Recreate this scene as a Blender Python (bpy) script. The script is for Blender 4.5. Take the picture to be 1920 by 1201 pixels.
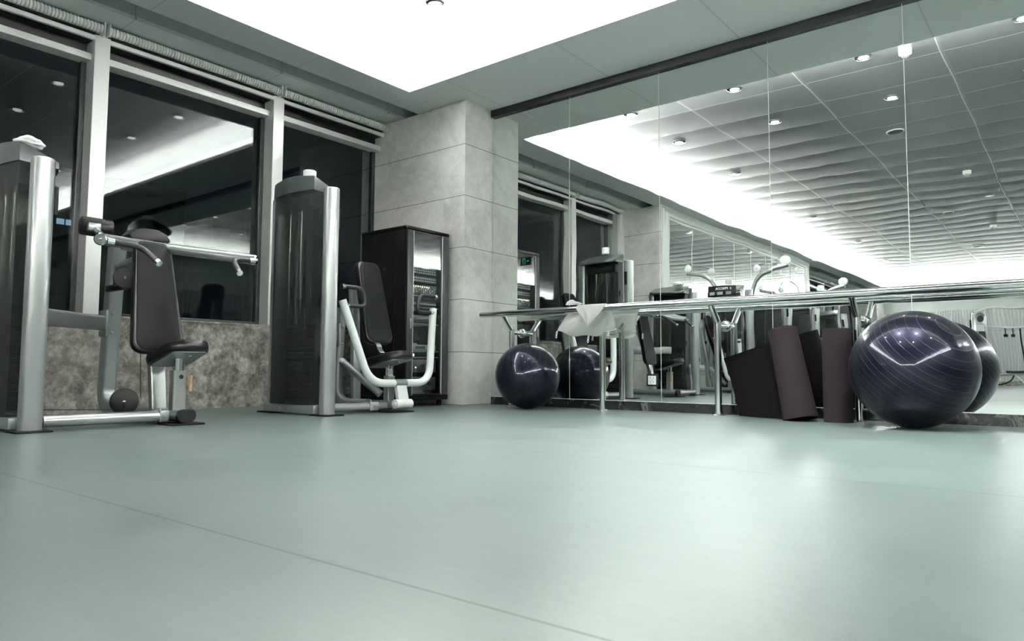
import bpy, bmesh, math, random
from mathutils import Vector, Matrix
random.seed(7)
PI = math.pi
for o in list(bpy.data.objects): bpy.data.objects.remove(o)
scn = bpy.context.scene
COL = scn.collection

# ---------------------------------------------------------------- camera
def set_camera():
    yaw, pit, rol = map(math.radians, (38.6828, 3.9939, 0.3005))
    f = Vector((-math.sin(yaw)*math.cos(pit), math.cos(yaw)*math.cos(pit), math.sin(pit)))
    r = Vector((math.cos(yaw), math.sin(yaw), 0)); u = r.cross(f)
    r2 = r*math.cos(rol)+u*math.sin(rol); u2 = -r*math.sin(rol)+u*math.cos(rol)
    cd = bpy.data.cameras.new('camera'); cd.lens = 1346.67/1920*36; cd.sensor_width = 36
    cd.clip_start = .02; cd.clip_end = 200
    c = bpy.data.objects.new('camera', cd); COL.objects.link(c)
    c.matrix_world = Matrix(((r2.x, u2.x, -f.x, 0), (r2.y, u2.y, -f.y, 0), (r2.z, u2.z, -f.z, .385), (0, 0, 0, 1)))
    scn.camera = c
set_camera()
# ---------------------------------------------------------------- world, exposure
scn.view_settings.view_transform = 'Standard'; scn.view_settings.look = 'None'
scn.view_settings.gamma = 1; scn.view_settings.use_curve_mapping = False
scn.view_settings.exposure = 1.2
w = bpy.data.worlds.new('night'); scn.world = w; w.use_nodes = True
w.node_tree.nodes['Background'].inputs[0].default_value = (.35, .45, .6, 1)
w.node_tree.nodes['Background'].inputs[1].default_value = .006

# room measures (metres): window glass x=-6.93, mirror y=6.328, far wall y=-17.6
GX, MY, FY, RX = -6.93, 6.328, -17.6, 5.4
ZS, ZU = 3.434, 3.737
# cove lamps: long strips lying on the ledge, shining up at the raised ceiling
def cove_lamp(name, loc, sx, sy, power, col=(1., .955, .94)):
    l = bpy.data.lights.new(name, 'AREA'); l.shape = 'RECTANGLE'; l.size = sx; l.size_y = sy
    l.energy = power; l.color = col
    o = bpy.data.objects.new(name, l); COL.objects.link(o); o.location = loc; o.rotation_euler = (PI, 0, 0)
DLW = {-4.54: 30, -3.15: 70, -1.74: 260, -.35: 230, 1.05: 70, 2.45: 40, 3.8: 30}   # watts of each lit downlight, by its line
CW = 125.0    # watts per metre of cove
cove_lamp('cove_lamp', (-5.87, -5.9, 3.475), .10, 22.6, CW*22.6)
cove_lamp('cove_lamp', (-.65, 5.46, 3.475), 10.3, .10, CW*10.3)
cove_lamp('cove_lamp', (4.56, -5.9, 3.475), .10, 22.6, CW*22.6)
cove_lamp('cove_lamp', (-.65, -17.15, 3.475), 10.3, .10, CW*10.3)

# ---------------------------------------------------------------- materials
MATS = {}
def mat(name, col, rough=.5, metal=0., spec=.5, coat=0., emis=None, es=0., bump=None, mottle=None, coatr=.05):
    """plain principled; mottle=(colour2, scale, detail, contrast); bump=(scale, strength, distance)"""
    m = bpy.data.materials.new(name); m.use_nodes = True; nt = m.node_tree; b = nt.nodes['Principled BSDF']
    b.inputs['Base Color'].default_value = (*col, 1); b.inputs['Roughness'].default_value = rough
    b.inputs['Metallic'].default_value = metal; b.inputs['Specular IOR Level'].default_value = spec
    b.inputs['Coat Weight'].default_value = coat; b.inputs['Coat Roughness'].default_value = coatr
    if emis: b.inputs['Emission Color'].default_value = (*emis, 1); b.inputs['Emission Strength'].default_value = es
    tc = nt.nodes.new('ShaderNodeTexCoord')
    if mottle:
        c2, sc, det, con = mottle
        n = nt.nodes.new('ShaderNodeTexNoise'); n.inputs['Scale'].default_value = sc; n.inputs['Detail'].default_value = det
        n.inputs['Roughness'].default_value = .65
        nt.links.new(tc.outputs['Object'], n.inputs['Vector'])
        r = nt.nodes.new('ShaderNodeValToRGB'); r.color_ramp.elements[0].position = .5-con; r.color_ramp.elements[1].position = .5+con
        r.color_ramp.elements[0].color = (*col, 1); r.color_ramp.elements[1].color = (*c2, 1)
        nt.links.new(n.outputs['Fac'], r.inputs['Fac']); nt.links.new(r.outputs['Color'], b.inputs['Base Color'])
    if bump:
        n = nt.nodes.new('ShaderNodeTexNoise'); n.inputs['Scale'].default_value = bump[0]; n.inputs['Detail'].default_value = 4
        nt.links.new(tc.outputs['Object'], n.inputs['Vector'])
        bp = nt.nodes.new('ShaderNodeBump'); bp.inputs['Strength'].default_value = bump[1]; bp.inputs['Distance'].default_value = bump[2]
        nt.links.new(n.outputs['Fac'], bp.inputs['Height']); nt.links.new(bp.outputs['Normal'], b.inputs['Normal'])
    MATS[name] = m
    return m

class NG:
    """small node helper"""
    def __init__(s, m): s.m = m; s.nt = m.node_tree; s.b = s.nt.nodes['Principled BSDF']
    def n(s, t, **k):
        x = s.nt.nodes.new('ShaderNode'+t)
        for a, v in k.items(): setattr(x, a, v)
        return x
    def l(s, a, b): s.nt.links.new(a, b)
    def val(s, sock, v):
        if isinstance(v, (int, float)): sock.default_value = v
        else: s.l(v, sock)
    def math(s, op, a, b=0., c=0.):
        x = s.n('Math', operation=op); s.val(x.inputs[0], a); s.val(x.inputs[1], b); s.val(x.inputs[2], c)
        return x.outputs[0]
    def xyz(s):
        tc = s.n('TexCoord'); sp = s.n('SeparateXYZ'); s.l(tc.outputs['Object'], sp.inputs[0])
        return tc.outputs['Object'], sp.outputs[0], sp.outputs[1], sp.outputs[2]
    def noise(s, v, sc, det=4, rough=.6, dist=0.):
        x = s.n('TexNoise'); x.inputs['Scale'].default_value = sc; x.inputs['Detail'].default_value = det
        x.inputs['Roughness'].default_value = rough; x.inputs['Distortion'].default_value = dist; s.l(v, x.inputs['Vector'])
        return x.outputs['Fac']
    def line(s, co, pitch, off, width):
        """1 on thin lines every pitch metres"""
        a = s.math('SUBTRACT', co, off); a = s.math('DIVIDE', a, pitch)
        f = s.math('SUBTRACT', a, s.math('ROUND', a)); f = s.math('ABSOLUTE', f)
        return s.math('LESS_THAN', f, width/pitch/2)
    def ramp(s, f, stops):
        r = s.n('ValToRGB'); e = r.color_ramp.elements
        while len(e) < len(stops): e.new(.5)
        for x, (p, c) in zip(e, stops): x.position = p; x.color = (*c, 1) if len(c) == 3 else c
        s.l(f, r.inputs['Fac']); return r.outputs['Color']
    def mix(s, f, a, b):
        x = s.n('Mix', data_type='RGBA'); s.val(x.inputs[0], f)
        for i, v in ((6, a), (7, b)):
            if isinstance(v, tuple): x.inputs[i].default_value = (*v, 1)
            else: s.l(v, x.inputs[i])
        return x.outputs[2]
    def bump(s, h, st, d, nrm=None):
        x = s.n('Bump'); x.inputs['Strength'].default_value = st; x.inputs['Distance'].default_value = d
        s.l(h, x.inputs['Height'])
        if nrm: s.l(nrm, x.inputs['Normal'])
        return x.outputs['Normal']

def mk(name, **k): return NG(mat(name, (.5, .5, .5), **k))

# floor: matte teal vinyl with faint mottling, scuffs and welded seams
g = mk('vinyl_floor', rough=.42, spec=.7)
v, x, y, z = g.xyz()
n1 = g.noise(v, 1.3, 6, .6); n2 = g.noise(v, 38, 5, .7)
st = g.n('Mapping'); g.l(v, st.inputs[0]); st.inputs['Scale'].default_value = (.8, 9., 1.); n3 = g.noise(st.outputs[0], 1.6, 6, .7)
base = g.ramp(g.math('ADD', g.math('ADD', g.math('MULTIPLY', n1, .4), g.math('MULTIPLY', n3, .25)), g.math('MULTIPLY', n2, .35)), [(.35, (.079, .112, .104)), (.65, (.107, .143, .134))])
sm = g.math('ADD', g.line(y, 1.86, .915, .009), 0.)
sx_ = g.line(x, 19., 3.2, .008)
seam = g.math('MAXIMUM', sm, sx_)
c = g.mix(seam, base, (.03, .05, .045))
g.l(c, g.b.inputs['Base Color'])
scr = g.n('TexWave', wave_type='BANDS'); scr.inputs['Scale'].default_value = .9; scr.inputs['Distortion'].default_value = 14; scr.inputs['Detail'].default_value = 3
g.l(v, scr.inputs['Vector'])
rr = g.math('ADD', g.math('MULTIPLY', n1, .16), .25); g.l(rr, g.b.inputs['Roughness'])
g.l(g.bump(g.math('ADD', n2, g.math('MULTIPLY', seam, -1.)), .25, .0012), g.b.inputs['Normal'])
M_floor = g.m

# pale limestone cladding: panels .585 m high
def limestone(name, dark, light, zoff=.005, pitch=.585):
    g = mk(name, rough=.38, spec=.4)
    v, x, y, z = g.xyz()
    n1 = g.noise(v, 1.1, 8, .62, .6); n2 = g.noise(v, 9, 8, .7); n3 = g.noise(v, 60, 3, .6)
    f = g.math('ADD', g.math('ADD', g.math('MULTIPLY', n1, .62), g.math('MULTIPLY', n2, .26)), g.math('MULTIPLY', n3, .12))
    bc = g.ramp(f, [(.38, dark), (.5, tuple((a*.4+b*.6) for a, b in zip(dark, light))), (.61, light)])
    vo = g.n('TexVoronoi', feature='DISTANCE_TO_EDGE'); vo.inputs['Scale'].default_value = 1.3
    mp = g.n('Mapping'); g.l(v, mp.inputs[0]); mp.inputs['Rotation'].default_value = (.4, .7, .2)
    ad = g.n('VectorMath', operation='ADD'); g.l(mp.outputs[0], ad.inputs[0])
    nn = g.n('TexNoise'); nn.inputs['Scale'].default_value = 2.2; nn.inputs['Detail'].default_value = 6; g.l(v, nn.inputs['Vector']); g.l(nn.outputs['Color'], ad.inputs[1])
    g.l(ad.outputs[0], vo.inputs['Vector'])
    vein = g.math('MULTIPLY', g.math('LESS_THAN', vo.outputs['Distance'], .012), .06)
    bc = g.mix(vein, bc, tuple(min(1, c*1.25) for c in light))
    ln = g.line(z, pitch, zoff, .007)
    bc = g.mix(g.math('MULTIPLY', ln, .85), bc, (.05, .055, .05))
    g.l(bc, g.b.inputs['Base Color'])
    g.l(g.bump(g.math('MULTIPLY', ln, -1.), .5, .003), g.b.inputs['Normal'])
    return g.m
M_stone = limestone('limestone', (.52, .505, .49), (.88, .855, .835))
# brown-grey marble under the windows
g = mk('sill_marble', rough=.35, spec=.4)
v, x, y, z = g.xyz()
n1 = g.noise(v, 6.5, 8, .62, .25); n2 = g.noise(v, 26, 8, .75, .3)
f = g.math('ADD', g.math('MULTIPLY', n1, .6), g.math('MULTIPLY', n2, .4))
bc = g.ramp(f, [(.36, (.06, .056, .048)), (.46, (.17, .16, .14)), (.54, (.30, .285, .255)), (.64, (.52, .50, .46))])
vo = g.n('TexVoronoi', feature='DISTANCE_TO_EDGE'); vo.inputs['Scale'].default_value = 11.
ad = g.n('VectorMath', operation='ADD'); g.l(v, ad.inputs[0]); nn = g.n('TexNoise'); nn.inputs['Scale'].default_value = 9.; nn.inputs['Detail'].default_value = 5; g.l(v, nn.inputs['Vector'])
sc_ = g.n('VectorMath', operation='SCALE'); g.l(nn.outputs['Color'], sc_.inputs[0]); sc_.inputs['Scale'].default_value = .22; g.l(sc_.outputs[0], ad.inputs[1]); g.l(ad.outputs[0], vo.inputs['Vector'])
web = g.math('MULTIPLY', g.math('SUBTRACT', 1., g.math('MINIMUM', g.math('MULTIPLY', vo.outputs['Distance'], 14.), 1.)), .16)
bc = g.mix(web, bc, (.62, .60, .56))
ln = g.line(y, 1.79, .9, .006)
bc = g.mix(g.math('MULTIPLY', ln, .7), bc, (.05, .05, .045)); g.l(bc, g.b.inputs['Base Color'])
M_marble = g.m
g = mk('plinth_marble', rough=.12, spec=.6)
v, x, y, z = g.xyz()
n1 = g.noise(v, 4, 10, .75, 1.6)
bc = g.ramp(n1, [(.4, (.008, .009, .009)), (.55, (.02, .022, .021)), (.6, (.16, .16, .15)), (.64, (.02, .02, .02))]); g.l(bc, g.b.inputs['Base Color'])
M_plinth = g.m

# raised ceiling: metal tiles 1.395 x .725 m, each very slightly bellied
g = mk('metal_ceiling', rough=.27, metal=.3, spec=.5)
v, x, y, z = g.xyz()
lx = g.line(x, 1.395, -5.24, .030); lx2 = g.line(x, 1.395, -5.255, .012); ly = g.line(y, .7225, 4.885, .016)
bc = g.mix(ly, (.17, .187, .184), (.42, .44, .43))  # cross joints coloured paler: cove light entering the gaps, put into the colour
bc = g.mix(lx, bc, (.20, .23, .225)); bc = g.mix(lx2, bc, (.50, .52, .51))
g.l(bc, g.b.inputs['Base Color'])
a = g.math('DIVIDE', g.math('SUBTRACT', y, 4.885), .7225); fr = g.math('SUBTRACT', a, g.math('FLOOR', a))
px_ = g.math('DIVIDE', g.math('SUBTRACT', x, -5.24), 1.395); fx = g.math('SUBTRACT', px_, g.math('FLOOR', px_))
bel = g.math('MULTIPLY', g.math('MULTIPLY', fr, g.math('SUBTRACT', 1., fr)), g.math('ADD', .6, g.math('MULTIPLY', g.math('MULTIPLY', fx, g.math('SUBTRACT', 1., fx)), 1.6)))
nz = g.noise(v, .9, 2, .5)
h = g.math('ADD', bel, g.math('MULTIPLY', nz, .05))
g.l(g.bump(h, 1., .030), g.b.inputs['Normal'])
M_ceil = g.m
# painted soffit with wide panel joints
g = mk('painted_soffit', rough=.45, spec=.4)
v, x, y, z = g.xyz()
ln = g.math('MAXIMUM', g.math('MULTIPLY', g.line(x, 1.395, -5.165, .012), g.math('GREATER_THAN', y, 5.29)),
            g.math('MULTIPLY', g.line(y, 1.46, 2.69, .012), g.math('LESS_THAN', x, -5.7)))
bc = g.mix(g.math('MULTIPLY', ln, .45), (.70, .725, .71), (.33, .35, .34)); g.l(bc, g.b.inputs['Base Color'])
M_soff = g.m
M_cove = mat('cove_white', (.80, .84, .82), .5)
M_groove = mat('groove_paint', (.44, .46, .45), .5)
M_black = mat('black_trim', (.004, .0045, .0045), .35)
M_alu = mat('pale_aluminium', (.82, .81, .795), .34, .25, bump=(30, .05, .001))
M_aludk = mat('dark_frame', (.030, .032, .032), .3, .3)
M_alumid = mat('grey_aluminium', (.30, .32, .31), .35, .5)
M_silver = mat('silver_paint', (.36, .375, .37), .28, .6, coat=.5)
M_silverdk = mat('grey_silver_paint', (.30, .325, .32), .32, .5, coat=.4)
M_white = mat('white_paint', (.80, .83, .81), .35, coat=.4)
M_chrome = mat('chrome', (.72, .75, .74), .10, 1.)
M_steel = mat('polished_steel', (.66, .69, .675), .13, 1.)
M_vinyl = mat('black_upholstery', (.0050, .0056, .0054), .5, spec=.13, bump=(140, .25, .002))
M_vinyls = mat('black_upholstery_side', (.004, .004, .004), .32, spec=.35)
M_rubber = mat('black_rubber', (.005, .005, .0055), .6, spec=.25)
M_grip = mat('grip_foam', (.010, .0105, .0105), .5)
M_plast = mat('black_plastic', (.006, .0065, .0065), .45, spec=.3)
M_cap = mat('dark_grey_cap', (.035, .043, .043), .33, coat=.3)
M_stack = mat('weight_plate', (.006, .006, .0065), .4)
M_paper = mat('paper', (.80, .82, .80), .8, bump=(20, .3, .004))
M_cloth = mat('white_cloth', (.90, .91, .88), .85, bump=(260, .25, .001))
M_wood = mat('pale_wood', (.50, .33, .19), .6)
M_cab = mat('cabinet_black', (.0025, .0027, .0027), .42, spec=.2)
M_lampglow = mat('lamp_glow', (.9, .9, .9), .4, emis=(1., .98, .94), es=2.2)
M_led = mat('led_glow', (.8, .9, 1.), .4, emis=(.75, .88, 1.), es=14.)
M_ledw = mat('led_warm_glow', (1, .8, .5), .4, emis=(1., .85, .6), es=4.)
M_speak = mat('speaker_mesh', (.08, .09, .09), .6)
M_wallp = mat('pale_wall', (.62, .66, .64), .6, mottle=((.57, .61, .59), 3, 3, .2))
M_rack = mat('rack_gear', (.10, .105, .105), .3, .4)
M_rackl = mat('rack_gear_light', (.30, .32, .32), .3, .5)
M_green = mat('exit_green', (.05, .5, .3), .5, emis=(.12, .85, .55), es=1.6)
M_teal = mat('teal_print', (.02, .22, .22), .5)

# perforated stile
g = mk('perforated_stile', rough=.35)
v, x, y, z = g.xyz()
a = g.math('MULTIPLY', y, 1/.012); b_ = g.math('MULTIPLY', z, 1/.012)
fa = g.math('SUBTRACT', a, g.math('ROUND', a)); fb = g.math('SUBTRACT', b_, g.math('ROUND', b_))
d = g.math('ADD', g.math('MULTIPLY', fa, fa), g.math('MULTIPLY', fb, fb))
g.l(g.mix(g.math('LESS_THAN', d, .075), (.045, .048, .048), (.001, .001, .001)), g.b.inputs['Base Color'])
M_perf = g.m
# mirror: silvered glass, faintly wavy
g = mk('mirror_glass', rough=0., metal=1.)
g.b.inputs['Base Color'].default_value = (.80, .835, .82, 1)
v, x, y, z = g.xyz()
mp = g.n('Mapping'); mp.inputs['Scale'].default_value = (1.6, 1., 1.1); g.l(v, mp.inputs[0])
n1 = g.noise(mp.outputs[0], 1.5, 1, .4)
g.l(g.bump(n1, 1., .0012), g.b.inputs['Normal'])
# hand smears
sm = g.noise(v, 7, 5, .6); k = g.math('MULTIPLY', g.math('GREATER_THAN', sm, .66), .03); g.l(k, g.b.inputs['Roughness'])
M_mirror = g.m
# window pane: dark night glass that reflects the room
def glass(name, tint, f0, rough=0.):
    m = bpy.data.materials.new(name); m.use_nodes = True; nt = m.node_tree; nt.nodes.clear()
    o = nt.nodes.new('ShaderNodeOutputMaterial'); mx = nt.nodes.new('ShaderNodeMixShader')
    lw = nt.nodes.new('ShaderNodeLayerWeight'); lw.inputs[0].default_value = .5
    pw = nt.nodes.new('ShaderNodeMath'); pw.operation = 'POWER'; pw.inputs[1].default_value = 5.
    ml = nt.nodes.new('ShaderNodeMath'); ml.operation = 'MULTIPLY_ADD'; ml.inputs[1].default_value = 1-f0; ml.inputs[2].default_value = f0
    gl = nt.nodes.new('ShaderNodeBsdfGlossy'); gl.inputs['Roughness'].default_value = rough; tr = nt.nodes.new('ShaderNodeBsdfTransparent')
    tr.inputs[0].default_value = (*tint, 1); gl.inputs[0].default_value = (1, 1, 1, 1)
    for a, b in ((lw.outputs['Facing'], pw.inputs[0]), (pw.outputs[0], ml.inputs[0]), (ml.outputs[0], mx.inputs[0]), (tr.outputs[0], mx.inputs[1]), (gl.outputs[0], mx.inputs[2]), (mx.outputs[0], o.inputs[0])): nt.links.new(a, b)
    return m
M_glass = glass('window_glass', (.75, .78, .77), .034)
M_doorglass = glass('door_glass', (.92, .94, .93), .055)
# smoked translucent shroud
def smoked():
    m = bpy.data.materials.new('smoked_plastic'); m.use_nodes = True; nt = m.node_tree; b = nt.nodes['Principled BSDF']
    b.inputs['Base Color'].default_value = (.022, .0235, .022, 1); b.inputs['Roughness'].default_value = .42
    tr = nt.nodes.new('ShaderNodeBsdfTransparent'); tr.inputs[0].default_value = (.55, .55, .52, 1)
    mx = nt.nodes.new('ShaderNodeMixShader'); mx.inputs[0].default_value = .68
    nt.links.new(tr.outputs[0], mx.inputs[1]); nt.links.new(b.outputs[0], mx.inputs[2]); nt.links.new(mx.outputs[0], nt.nodes['Material Output'].inputs[0])
    return m
M_smoke = smoked()
# exercise ball: pearly navy vinyl with fine raised rings
def ball_mat(name, axis, pitch):
    g = mk(name, rough=.30, metal=.6, spec=.15, coat=.32, coatr=.05)
    tc = g.n('TexCoord')
    dt = g.n('VectorMath', operation='DOT_PRODUCT'); g.l(tc.outputs['Object'], dt.inputs[0]); dt.inputs[1].default_value = Vector(axis).normalized()
    a = g.math('DIVIDE', dt.outputs['Value'], pitch); f = g.math('ABSOLUTE', g.math('SUBTRACT', a, g.math('ROUND', a)))
    ln = g.math('LESS_THAN', f, .018)
    hh = g.math('MAXIMUM', g.math('SUBTRACT', 1., g.math('MULTIPLY', f, 24.)), 0.)
    n = g.noise(tc.outputs['Object'], 5, 2)
    g.l(g.mix(ln, (.0085, .0088, .0190), (.05, .052, .075)), g.b.inputs['Base Color'])
    g.l(g.bump(g.math('ADD', hh, g.math('MULTIPLY', n, .6)), .35, .0022), g.b.inputs['Normal'])
    return g.m
# yoga mat: dark plum foam with fine cross ribs along z of the roll
def mat_mat(name, col):
    g = mk(name, rough=.9, spec=.1)
    v, x, y, z = g.xyz()
    u = g.math('MULTIPLY', z, 2*PI/.017); s = g.math('SINE', u)
    n = g.noise(v, 40, 3)
    g.l(g.mix(g.math('MULTIPLY', g.math('ADD', s, 1.), .12), col, tuple(c*.55 for c in col)), g.b.inputs['Base Color'])
    g.l(g.bump(g.math('ADD', s, g.math('MULTIPLY', n, .5)), .18, .0010), g.b.inputs['Normal'])
    return g.m
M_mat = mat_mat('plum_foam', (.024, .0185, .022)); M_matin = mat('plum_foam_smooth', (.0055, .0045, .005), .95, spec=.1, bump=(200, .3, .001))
# vertical-ribbed blinds
def ribs(name, c1, c2, axis, pitch):
    g = mk(name, rough=.6)
    v, x, y, z = g.xyz(); s = g.math('SINE', g.math('MULTIPLY', x if axis == 0 else y, 2*PI/pitch))
    g.l(g.mix(g.math('MULTIPLY', g.math('ADD', s, 1.), .5), c1, c2), g.b.inputs['Base Color'])
    g.l(g.bump(s, .8, .01), g.b.inputs['Normal']); return g.m
M_rib = ribs('ribbed_panel', (.42, .44, .43), (.50, .52, .51), 0, .09)
M_rib_r = ribs('ribbed_blind', (.20, .22, .21), (.34, .36, .35), 1, .11)

# ---------------------------------------------------------------- mesh helpers
def bm_new(): return bmesh.new()
def box(bm, a, b, bev=0., seg=2, rot=None, mi=0):
    a, b = Vector(a), Vector(b); c = (a+b)/2; s = b-a
    r = bmesh.ops.create_cube(bm, size=1.0); vs = r['verts']
    bmesh.ops.scale(bm, vec=s, verts=vs)
    fs = list({f for v in vs for f in v.link_faces})
    if bev > 0:
        es = list({e for v in vs for e in v.link_edges})
        rr = bmesh.ops.bevel(bm, geom=es, offset=bev, segments=seg, profile=.5, affect='EDGES')
        vs = [v for v in rr['verts']]; vs = list({v for f in rr['faces'] for v in f.verts} | {v for v in vs if v.is_valid})
        # collect the whole island
        seen = set(vs); st = list(vs)
        while st:
            v = st.pop()
            for e in v.link_edges:
                o = e.other_vert(v)
                if o not in seen: seen.add(o); st.append(o)
        vs = list(seen); fs = list({f for v in vs for f in v.link_faces})
    if rot: bmesh.ops.rotate(bm, cent=(0, 0, 0), matrix=rot, verts=vs)
    bmesh.ops.translate(bm, vec=c, verts=vs)
    for f in fs: f.material_index = mi
    return vs
def fillet(pts, rad, n=6):
    pts = [Vector(p) for p in pts]
    if len(pts) < 3 or (not isinstance(rad, (list, tuple)) and rad <= 0): return pts
    out = [pts[0]]
    for i in range(1, len(pts)-1):
        p, a, b = pts[i], pts[i-1], pts[i+1]
        u = (a-p); v = (b-p); lu, lv = u.length, v.length; u.normalize(); v.normalize()
        r = rad[i-1] if isinstance(rad, (list, tuple)) else rad
        d = min(r, lu*.48, lv*.48)
        s, e = p+u*d, p+v*d
        for k in range(n+1):
            t = k/n; out.append(s*(1-t)**2+p*2*t*(1-t)+e*t*t)
    out.append(pts[-1]); return out
def sweep(bm, pts, prof, caps=True, mi=0, up=None):
    """sweep closed 2-D profile [(u,v)] along pts with a parallel-transport frame"""
    pts = [Vector(p) for p in pts]; n = len(pts)
    T = []
    for i in range(n):
        t = (pts[min(i+1, n-1)]-pts[max(i-1, 0)]); T.append(t.normalized())
    ref = Vector(up) if up else (Vector((0, 0, 1)) if abs(T[0].z) < .9 else Vector((1, 0, 0)))
    N = (ref-T[0]*ref.dot(T[0])).normalized(); rings = []
    for i in range(n):
        if i:
            N = (N-T[i]*N.dot(T[i])).normalized()
        B = T[i].cross(N)
        pr = prof(i/(n-1)) if callable(prof) else prof
        rings.append([bm.verts.new(pts[i]+B*a+N*b) for a, b in pr])
    m = len(rings[0]); F = []
    for i in range(n-1):
        for k in range(m):
            F.append(bm.faces.new((rings[i][k], rings[i][(k+1) % m], rings[i+1][(k+1) % m], rings[i+1][k])))
    if caps: F.append(bm.faces.new(rings[0][::-1])); F.append(bm.faces.new(rings[-1]))
    for f in F: f.material_index = mi
def circ(r, n=20, sx=1., sy=1.): return [(r*sx*math.cos(2*PI*k/n), r*sy*math.sin(2*PI*k/n)) for k in range(n)]
def rrect(w, h, r, n=4):
    out = []
    for cx, cy, a0 in ((w/2-r, h/2-r, 0), (-w/2+r, h/2-r, 90), (-w/2+r, -h/2+r, 180), (w/2-r, -h/2+r, 270)):
        for k in range(n+1):
            a = math.radians(a0+90*k/n); out.append((cx+r*math.cos(a), cy+r*math.sin(a)))
    return out
def tube(bm, pts, r, fil=0., n=20, mi=0, caps=True): sweep(bm, fillet(pts, fil), circ(r, n), caps, mi)
def cyl(bm, a, b, r, n=32, bev=0., mi=0):
    a, b = Vector(a), Vector(b); d = (b-a).normalized()
    if bev: sweep(bm, [a, a+d*bev*.3, a+d*bev, b-d*bev, b-d*bev*.3, b], lambda t: circ(r, n), True, mi) if 0 else lathe(bm, a, b, [(0, r-bev), (bev*.3, r-bev*.3), (bev, r), ((b-a).length-bev, r), ((b-a).length-bev*.3, r-bev*.3), ((b-a).length, r-bev)], n, mi)
    else: lathe(bm, a, b, [(0, r), ((b-a).length, r)], n, mi)
def lathe(bm, a, b, prof, n=32, mi=0):
    """revolve [(dist along ab, radius)] round the axis ab, capped"""
    a, b = Vector(a), Vector(b); t = (b-a).normalized()
    ref = Vector((0, 0, 1)) if abs(t.z) < .9 else Vector((1, 0, 0)); N = (ref-t*ref.dot(t)).normalized(); B = t.cross(N)
    rings = [[bm.verts.new(a+t*d+(N*math.cos(2*PI*k/n)+B*math.sin(2*PI*k/n))*max(r, 1e-5)) for k in range(n)] for d, r in prof]
    for i in range(len(rings)-1):
        for k in range(n):
            f = bm.faces.new((rings[i][k], rings[i+1][k], rings[i+1][(k+1) % n], rings[i][(k+1) % n])); f.material_index = mi
    f = bm.faces.new(rings[0]); f.material_index = mi
    f = bm.faces.new(rings[-1][::-1]); f.material_index = mi
def prism(bm, outline, t0, t1, fn, mi=0, bev=0.):
    """outline [(u,v)] extruded from t0 to t1; fn(u,v,t)->xyz"""
    if bev:
        cx = sum(p[0] for p in outline)/len(outline); cy = sum(p[1] for p in outline)/len(outline)
        def ins(k):
            o = []
            for u, v_ in outline:
                d = math.hypot(u-cx, v_-cy) or 1; o.append((u-(u-cx)/d*bev*k, v_-(v_-cy)/d*bev*k))
            return o
        s = 1 if t1 > t0 else -1
        lay = [(ins(1), t0), (ins(.3), t0+s*bev*.3), (outline, t0+s*bev), (outline, t1-s*bev), (ins(.3), t1-s*bev*.3), (ins(1), t1)]
    else: lay = [(outline, t0), (outline, t1)]
    R = [[bm.verts.new(Vector(fn(u, v_, t))) for u, v_ in o] for o, t in lay]; m = len(outline)
    for i in range(len(R)-1):
        for k in range(m):
            f = bm.faces.new((R[i][k], R[i][(k+1) % m], R[i+1][(k+1) % m], R[i+1][k])); f.material_index = mi
    f = bm.faces.new(R[0][::-1]); f.material_index = mi
    f = bm.faces.new(R[-1]); f.material_index = mi

SHIFT = Vector((0, 0, 0))
def thing(name, label, cat, loc=(0, 0, 0), group=None):
    o = bpy.data.objects.new(name, None); COL.objects.link(o); o.location = loc; o.empty_display_size = .1
    o['label'] = label; o['category'] = cat
    if group: o['group'] = group
    return o
def root_loc(o):
    l = Vector((0, 0, 0))
    while o: l += Vector(o.location); o = o.parent
    return l
def obj(name, bm, mats, parent=None, smooth=35, loc=None, label=None):
    """link bm (world coordinates) as one mesh, parented with its origin on the parent's (or at loc)"""
    me = bpy.data.meshes.new(name)
    bmesh.ops.translate(bm, vec=SHIFT, verts=bm.verts)
    base = root_loc(parent) if parent else (Vector(loc) if loc is not None else Vector((0, 0, 0)))
    bmesh.ops.translate(bm, vec=-base, verts=bm.verts)
    bmesh.ops.recalc_face_normals(bm, faces=bm.faces)
    if smooth:
        for f in bm.faces: f.smooth = True
        for e in bm.edges:
            if len(e.link_faces) == 2 and e.calc_face_angle(0) > math.radians(smooth): e.smooth = False
    bm.to_mesh(me); bm.free()
    for m in (mats if isinstance(mats, (list, tuple)) else [mats]): me.materials.append(m)
    o = bpy.data.objects.new(name, me); COL.objects.link(o)
    if parent: o.parent = parent
    else: o.location = base
    if label: o['label'] = label
    return o
def tag(o, label, cat, group=None):
    o['label'] = label; o['category'] = cat
    if group: o['group'] = group
    return o
def struct(name, bm, m, smooth=0, parent=None):
    o = obj(name, bm, m, parent, smooth)
    if not parent: o['kind'] = 'structure'
    return o
def sbox(name, a, b, m, bev=0.): bm = bm_new(); box(bm, a, b, bev); return struct(name, bm, m)
def one(fn): bm = bm_new(); fn(bm); return bm

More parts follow.
